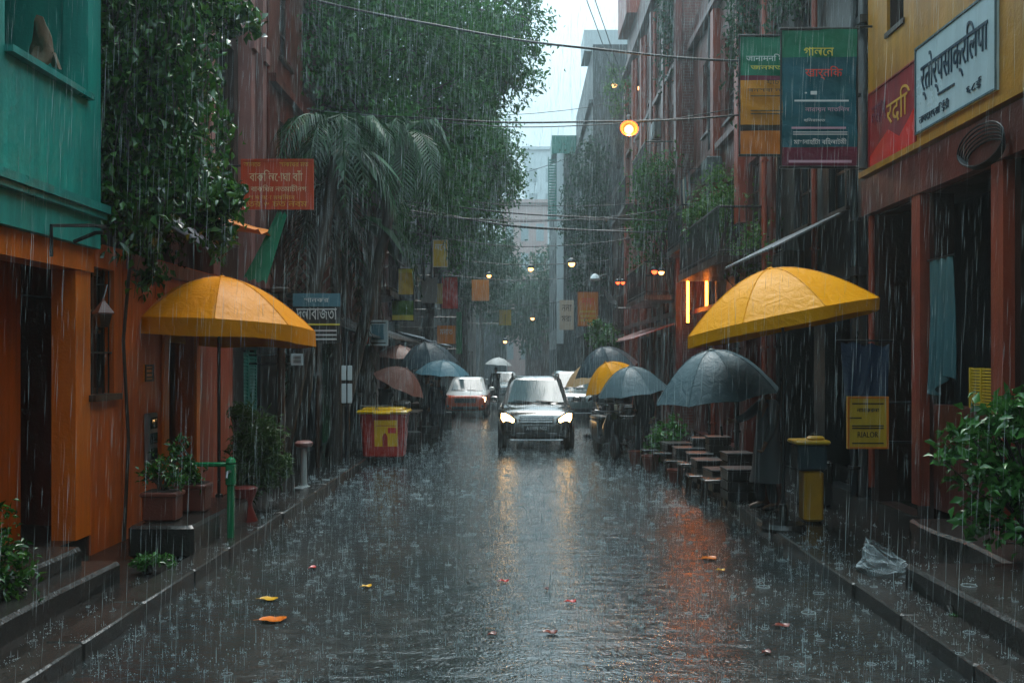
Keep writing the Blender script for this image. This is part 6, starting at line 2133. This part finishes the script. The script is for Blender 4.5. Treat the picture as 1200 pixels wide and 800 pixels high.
# orange light of the doorway in the red brown house
for lab, px, y0, y1, Y, m in (('tall glowing orange strip lamp in the lit doorway', 806, 318, 378, 26.4, 'bulb_orange'), ('broken glowing strip lamp nearer in the lit doorway', 828, 322, 362, 25.2, 'bulb_orange')):
    a, b = pt(px, y1, Y), pt(px, y0, Y)
    t = thing('strip_lamp', lab, 'lamp', a, 'orange strip lamps in the doorway')
    MB().tube([a, b], .036, 8).build('tube', M[m], t, smooth=50)
    MB().lathe([(.05, 0), (.05, .05), (.02, .06)], b, 10).lathe([(.02, -.06), (.05, -.05), (.05, 0)], a, 10).build('end_caps', M['black'], t)
    MB().tube([b + Vector((0, 0, .05)), Vector((b.x, Y, 4.8))], .012, 5).build('cord', M['cable'], t)
t = thing('street_lamp', 'curved pale street lamp on a thin pole beside the orange board', 'street lamp', (3.55, 39, .1))
MB().tube([(3.55, 39, .1), (3.55, 39, 7.5)], .06, 8).build('pole', M['grey'], t, smooth=50)
MB().tube([(3.55, 39, 5.0), (3.3, 38.6, 5.35), (2.9, 38.2, 5.2)], .04, 7).build('arm', M['grey'], t, smooth=50)
MB().lathe([(.02, .2), (.12, .15), (.2, .0), (.16, -.06), (.02, -.08)], (2.85, 38.15, 5.15), 14).build('lamp_head', M['white'], t, smooth=50)
tt = thing('satellite_dish', 'grey dish antenna turned upward above the orange board', 'dish', (3.3, 37.5, 4.3))
MB().lathe([(.02, 0), (.2, .03), (.4, .14), (.41, .15), (.2, .05), (.02, .02)], (3.3, 37.5, 4.3), 18, Matrix.Rotation(R(50), 4, 'Y')).build('bowl', M['steel'], tt, smooth=60)
MB().tube([(3.3, 37.5, 4.3), (3.6, 37.5, 4.0), (4.45, 37.5, 4.0)], .03, 6).build('mount', M['steel'], tt)
for lab, X, y, z in (('boxy grey air conditioner on the black house front', 4.95, 17.6, 3.7), ('boxy air conditioner high on the red brick house', 4.5, 31.0, 9.2)):
    t = thing('air_conditioner', lab, 'air conditioner', (X - .2, y, z), 'air conditioners on the walls')
    MB().bbox((X - .22, y, z), (.36, .8, .55), b=.02).build('case', M['grey'], t)
    MB().lathe([(.2, 0), (.2, .015), (.03, .02)], (X - .402, y, z), 18, Matrix.Rotation(-math.pi / 2, 4, 'Y')).build('fan', M['black'], t)
    MB().box(X - .38, X - .003, y - .3, y - .26, z - .32, z - .28).build('bracket', M['black'], t)
    MB().box(X - .38, X - .003, y + .26, y + .3, z - .32, z - .28).build('bracket', M['black'], t)

for lab, X, y, z, w_, h_, m in (('small square blue plate high on the black house front', 4.9, 15.2, 6.4, .5, .5, 'nylon_blue'), ('long rust red fascia board over the orange lit doorway', 4.74, 26.0, 4.75, 2.4, .3, 'sign_crimson'),
                            ('gold fascia board on the red brown house over its first bay', 4.74, 20.4, 2.95, 1.7, .34, 'sign_gold'), ('dull green fascia board over the second bay of the red brown house', 4.74, 22.8, 2.95, 1.7, .34, 'green_paint'),
                            ('crimson fascia board over the first brick house shop', 4.44, 29.0, 3.0, 1.6, .32, 'sign_crimson'), ('white fascia board over the next brick house shop', 4.44, 31.7, 3.0, 1.6, .32, 'white'),
                            ('orange fascia board over the middle brick house shop', 4.44, 34.4, 3.0, 1.6, .32, 'sign_orange')):
    board('fascia_board', lab, 'sign', (X, y, z), w_, h_, '-X', M[m], .04, M['wood'], group=None)
for lab, X, y0, y1, z, n in (('washing line of dark wet clothes on the red brown house', 4.3, 25.2, 27.2, 6.9, 6), ('washing line of faded clothes high on the brick house', 3.9, 31.8, 34.6, 8.9, 7)):
    t = thing('washing_line', lab, 'washing line', (X, y0, z))
    MB().tube([(X, y0, z), (X, (y0 + y1) / 2, z - .06), (X, y1, z)], .01, 5).tube([(X, y0, z), (4.8, y0, z)], .014, 5).tube([(X, y1, z), (4.8, y1, z)], .014, 5).build('line', M['cable'], t)
    for i in range(n):
        ya = y0 + .1 + (y1 - y0 - .2) * i / n
        yb = ya + (y1 - y0) / n * .78
        cloth([(X, ya, z - .03), (X, yb, z - .03), (X + .03, yb, z - random.uniform(.6, 1.0)), (X + .03, ya, z - random.uniform(.6, 1.0))], M[('cloth_grey', 'dull_red', 'cloth_teal', 'cream', 'cloth_navy', 'pink', 'cloth_beige')[i % 7]], t, 'garment', .02)
for lab, X, y, z in (('air conditioner above the second bay of the red brown house', 4.8, 23.9, 6.6), ('air conditioner low on the red brick house by its first pilaster', 4.5, 30.5, 6.2), ('air conditioner on the brick house just past the washing line', 4.5, 35.7, 6.4)):
    t = thing('air_conditioner', 'boxy ' + lab, 'air conditioner', (X - .2, y, z), 'air conditioners on the walls')
    MB().bbox((X - .22, y, z), (.36, .8, .55), b=.02).build('case', M['grey'], t)
    MB().lathe([(.2, 0), (.2, .015), (.03, .02)], (X - .402, y, z), 18, Matrix.Rotation(-math.pi / 2, 4, 'Y')).build('fan', M['black'], t)
for i, (lab, y, z0, z1, sag) in enumerate((('limp black cable looping along the black house front', 14.4, 6.2, 6.5, .7), ('second limp cable looping under the leafy balcony', 19.1, 3.6, 4.9, .6), ('cable looping along the red brown house to the lit doorway', 20.5, 7.0, 5.4, .8))):
    cable(lab, (4.72, y, z0), (4.62, y + 5.2, z1), sag, .016, group='limp cables on the house fronts')

# ================================================================== FALLEN LEAVES
def fallen_leaf(label, px, py, L, mat, rot):
    Y = F * (EYE - .012) / (py - CY)
    c = Vector(((px - CX) * Y / F, Y, .012))
    V, n = [], 9
    for i in range(n):
        k = i / (n - 1)
        w = L * .24 * math.sin(math.pi * min(1, k * .93 + .03)) ** .8 * (1 + .15 * math.sin(i * 2.3))
        x = (k - .5) * L
        z = .004 + .006 * math.sin(k * 7 + rot)
        w *= 1.5
        V += [(x, -w, z + .006), (x + .02 * L * (i % 2), 0, z), (x, w, z + .010)]
    fs = []
    for i in range(n - 1):
        for s_ in (0, 1):
            q = i * 3 + s_
            fs.append((q, q + 3, q + 4, q + 1))
    m = n * 3
    V += [(x, y, z - .003) for x, y, z in V]
    fs += [tuple(m + k for k in reversed(f)) for f in fs]
    mb = MB().add(V, fs)
    mb.tube([(-L * .5, 0, .012), (-L * .72, L * .05, .008)], .003, 4)
    o = mb.build('fallen_leaf', mat, smooth=60)
    o.location = c
    o.rotation_euler = (0, 0, rot)
    tag(o, label, 'leaf', 'leaves fallen on the wet road')
M['l_or'] = plain('leaf_orange', (.62, .15, .012), .3)
M['l_ye'] = plain('leaf_yellow', (.62, .33, .02), .3)
M['l_re'] = plain('leaf_red', (.42, .025, .02), .3)
M['l_br'] = plain('leaf_dark_red', (.14, .025, .015), .3)
for lab, px, py, L, m, r in (('largest orange leaf on the near road', 320, 726, .26, 'l_or', .3), ('yellow orange leaf behind the largest orange one', 315, 702, .19, 'l_ye', .1), ('small yellow leaf right of the two orange ones', 430, 687, .12, 'l_ye', .6),
                         ('pinkish red leaf near the kerb and weeds', 366, 665, .12, 'l_re', 1.2), ('red leaf on the middle of the road', 669, 705, .12, 'l_re', .4), ('dark red leaf nearest the camera in mid road', 645, 741, .14, 'l_br', 0.2),
                         ('brown leaf closest to the middle front', 577, 743, .1, 'l_br', .9), ('dark red curled leaf before the orange reflection', 917, 733, .15, 'l_br', .15), ('orange leaf lying in the orange reflection', 831, 654, .22, 'l_or', .5),
                         ('small red leaf far along the road', 591, 681, .11, 'l_re', .3), ('tiny brown leaf behind the dark red one', 898, 764, .1, 'l_br', .7), ('yellowish leaf by the bag on the road side', 845, 668, .1, 'l_ye', .2), ('small dull red leaf at mid road', 640, 690, .07, 'l_br', 1.0)):
    fallen_leaf(lab, px, py, L * .82, M[m], r)

# ================================================================== RAIN, SPLASHES, HAZE
def rain(n):
    Y = rng.uniform(3.0, 44, n) ** 1.0
    x = rng.uniform(-1, 1, n) * np.minimum(4.4, .2 + Y * .55)
    z = rng.uniform(0.1, 12.5, n)
    keep = np.ones(n, bool)
    keep &= z < 2.1 + Y * .40
    for cx, cy_, r, h in ((-3.72, 12.55, 1.15, 2.6), (3.1, 11.6, 1.15, 2.6), (2.4, 13, .8, 1.8)):
        keep &= ~(((x - cx) ** 2 + (Y - cy_) ** 2 < r * r) & (z < h))
    x, Y, z = x[keep], Y[keep], z[keep]
    n = len(x)
    L = rng.uniform(.10, .36, n)
    r = rng.uniform(.0005, .0016, n) * np.clip(Y / 12, .5, 1.15)
    slant = rng.normal(.035, .012, n)
    a = np.stack([x, Y, z], 1)
    top = a + np.stack([slant * L, np.zeros(n), L], 1)
    mid = a * .7 + top * .3
    V = [a]
    for k in range(3):
        t_ = 2 * math.pi * k / 3
        V.append(mid + np.stack([np.cos(t_) * r, np.sin(t_) * r, np.zeros(n)], 1))
    V.append(top)
    V = np.stack(V, 1).reshape(-1, 3)
    i = (np.arange(n) * 5)[:, None]
    Fc = np.concatenate([i + q for q in ([0, 2, 1], [0, 3, 2], [0, 1, 3], [4, 1, 2], [4, 2, 3], [4, 3, 1])], 0)
    o = np_mesh('rain', V, Fc, M['rain'])
    tag(o, 'fine streaks of falling rain filling the street', 'rain', kind='stuff')
rain(50000)
def splashes(n):
    mb_v, mb_f = [], []
    def add(V, Fs):
        o = len(mb_v)
        mb_v.extend(V)
        mb_f.extend(tuple(i + o for i in f) for f in Fs)
    for k in range(n):
        Y = 5.6 + 24 * random.random() ** 1.25
        x = random.uniform(-3.0, 2.9) if random.random() < .86 else random.choice((random.uniform(3.15, 3.4), random.uniform(2.93, 3.1), random.uniform(-3.55, -3.05), random.uniform(3.45, 4.3)))
        z = .003
        if x > 2.92 or x < -3.04:
            z = .135
        if x > 3.14:
            z = .3 if (x > 3.4 and Y < 8.7) else .103
        if x < -3.32:
            z = .09
        s_ = (.3 + .5 * random.random() + .7 * random.random() ** 4) * (1 if Y < 14 else 1.3)
        # a jet, and a low crown of beads around it
        if random.random() < .6:
            h = random.uniform(.02, .10) * s_
            r = .003 * s_
            V = [(x + r * math.cos(a), Y + r * math.sin(a), z) for a in (0, 2.1, 4.2)] + [(x + r * .6 * math.cos(a), Y + r * .6 * math.sin(a), z + h * .7) for a in (0, 2.1, 4.2)] + [(x, Y, z + h)]
            add(V, [(0, 1, 4, 3), (1, 2, 5, 4), (2, 0, 3, 5), (3, 4, 6), (4, 5, 6), (5, 3, 6)])
        R_ = random.uniform(.015, .05) * s_
        nn = random.randint(5, 9)
        for q in range(nn):
            a = 2 * math.pi * q / nn + random.random()
            rr = R_ * random.uniform(.8, 1.25)
            p = (x + rr * math.cos(a), Y + rr * math.sin(a), z + random.uniform(.0, .022) * s_)
            w = random.uniform(.0015, .005) * s_
            V = [(p[0] - w, p[1], p[2]), (p[0], p[1] - w, p[2]), (p[0] + w, p[1], p[2]), (p[0], p[1] + w, p[2]), (p[0], p[1], p[2] + w * 1.3), (p[0], p[1], p[2] - w)]
            add(V, [(0, 1, 4), (1, 2, 4), (2, 3, 4), (3, 0, 4), (1, 0, 5), (2, 1, 5), (3, 2, 5), (0, 3, 5)])
        if random.random() < .09:         # the little raised ring
            nn = 14
            R2 = R_ * random.uniform(.7, 1.2)
            w, hh = .0022 * s_, .003 * s_
            V = []
            for q in range(nn):
                a = 2 * math.pi * q / nn
                c_, s2 = math.cos(a), math.sin(a)
                V += [(x + (R2 - w) * c_, Y + (R2 - w) * s2, z), (x + R2 * c_, Y + R2 * s2, z + hh), (x + (R2 + w) * c_, Y + (R2 + w) * s2, z)]
            Fs = []
            for q in range(nn):
                b = (q + 1) % nn
                Fs += [(q * 3, q * 3 + 1, b * 3 + 1, b * 3), (q * 3 + 1, q * 3 + 2, b * 3 + 2, b * 3 + 1)]
            add(V, Fs)
    m = MB()
    m.v, m.f = mb_v, mb_f
    tag(m.build('rain_splashes', M['rain']), 'splashes and rings of raindrops on the flooded road', 'splashes', kind='stuff')
splashes(13000)
hz = MB().box(-155, 155, -35, 325, -1.0, 33.5).build('haze', [], None)
m = bpy.data.materials.new('rain_haze')
m.use_nodes = True
n, l = m.node_tree.nodes, m.node_tree.links
n.clear()
out = n.new('ShaderNodeOutputMaterial')
pv = n.new('ShaderNodeVolumePrincipled')
pv.inputs['Color'].default_value = (.82, .96, 1.0, 1)
pv.inputs['Density'].default_value = .0021
pv.inputs['Anisotropy'].default_value = .75
l.new(pv.outputs[0], out.inputs['Volume'])
hz.data.materials.append(m)
tag(hz, 'pale rain haze thickening down the street', 'haze', kind='stuff')
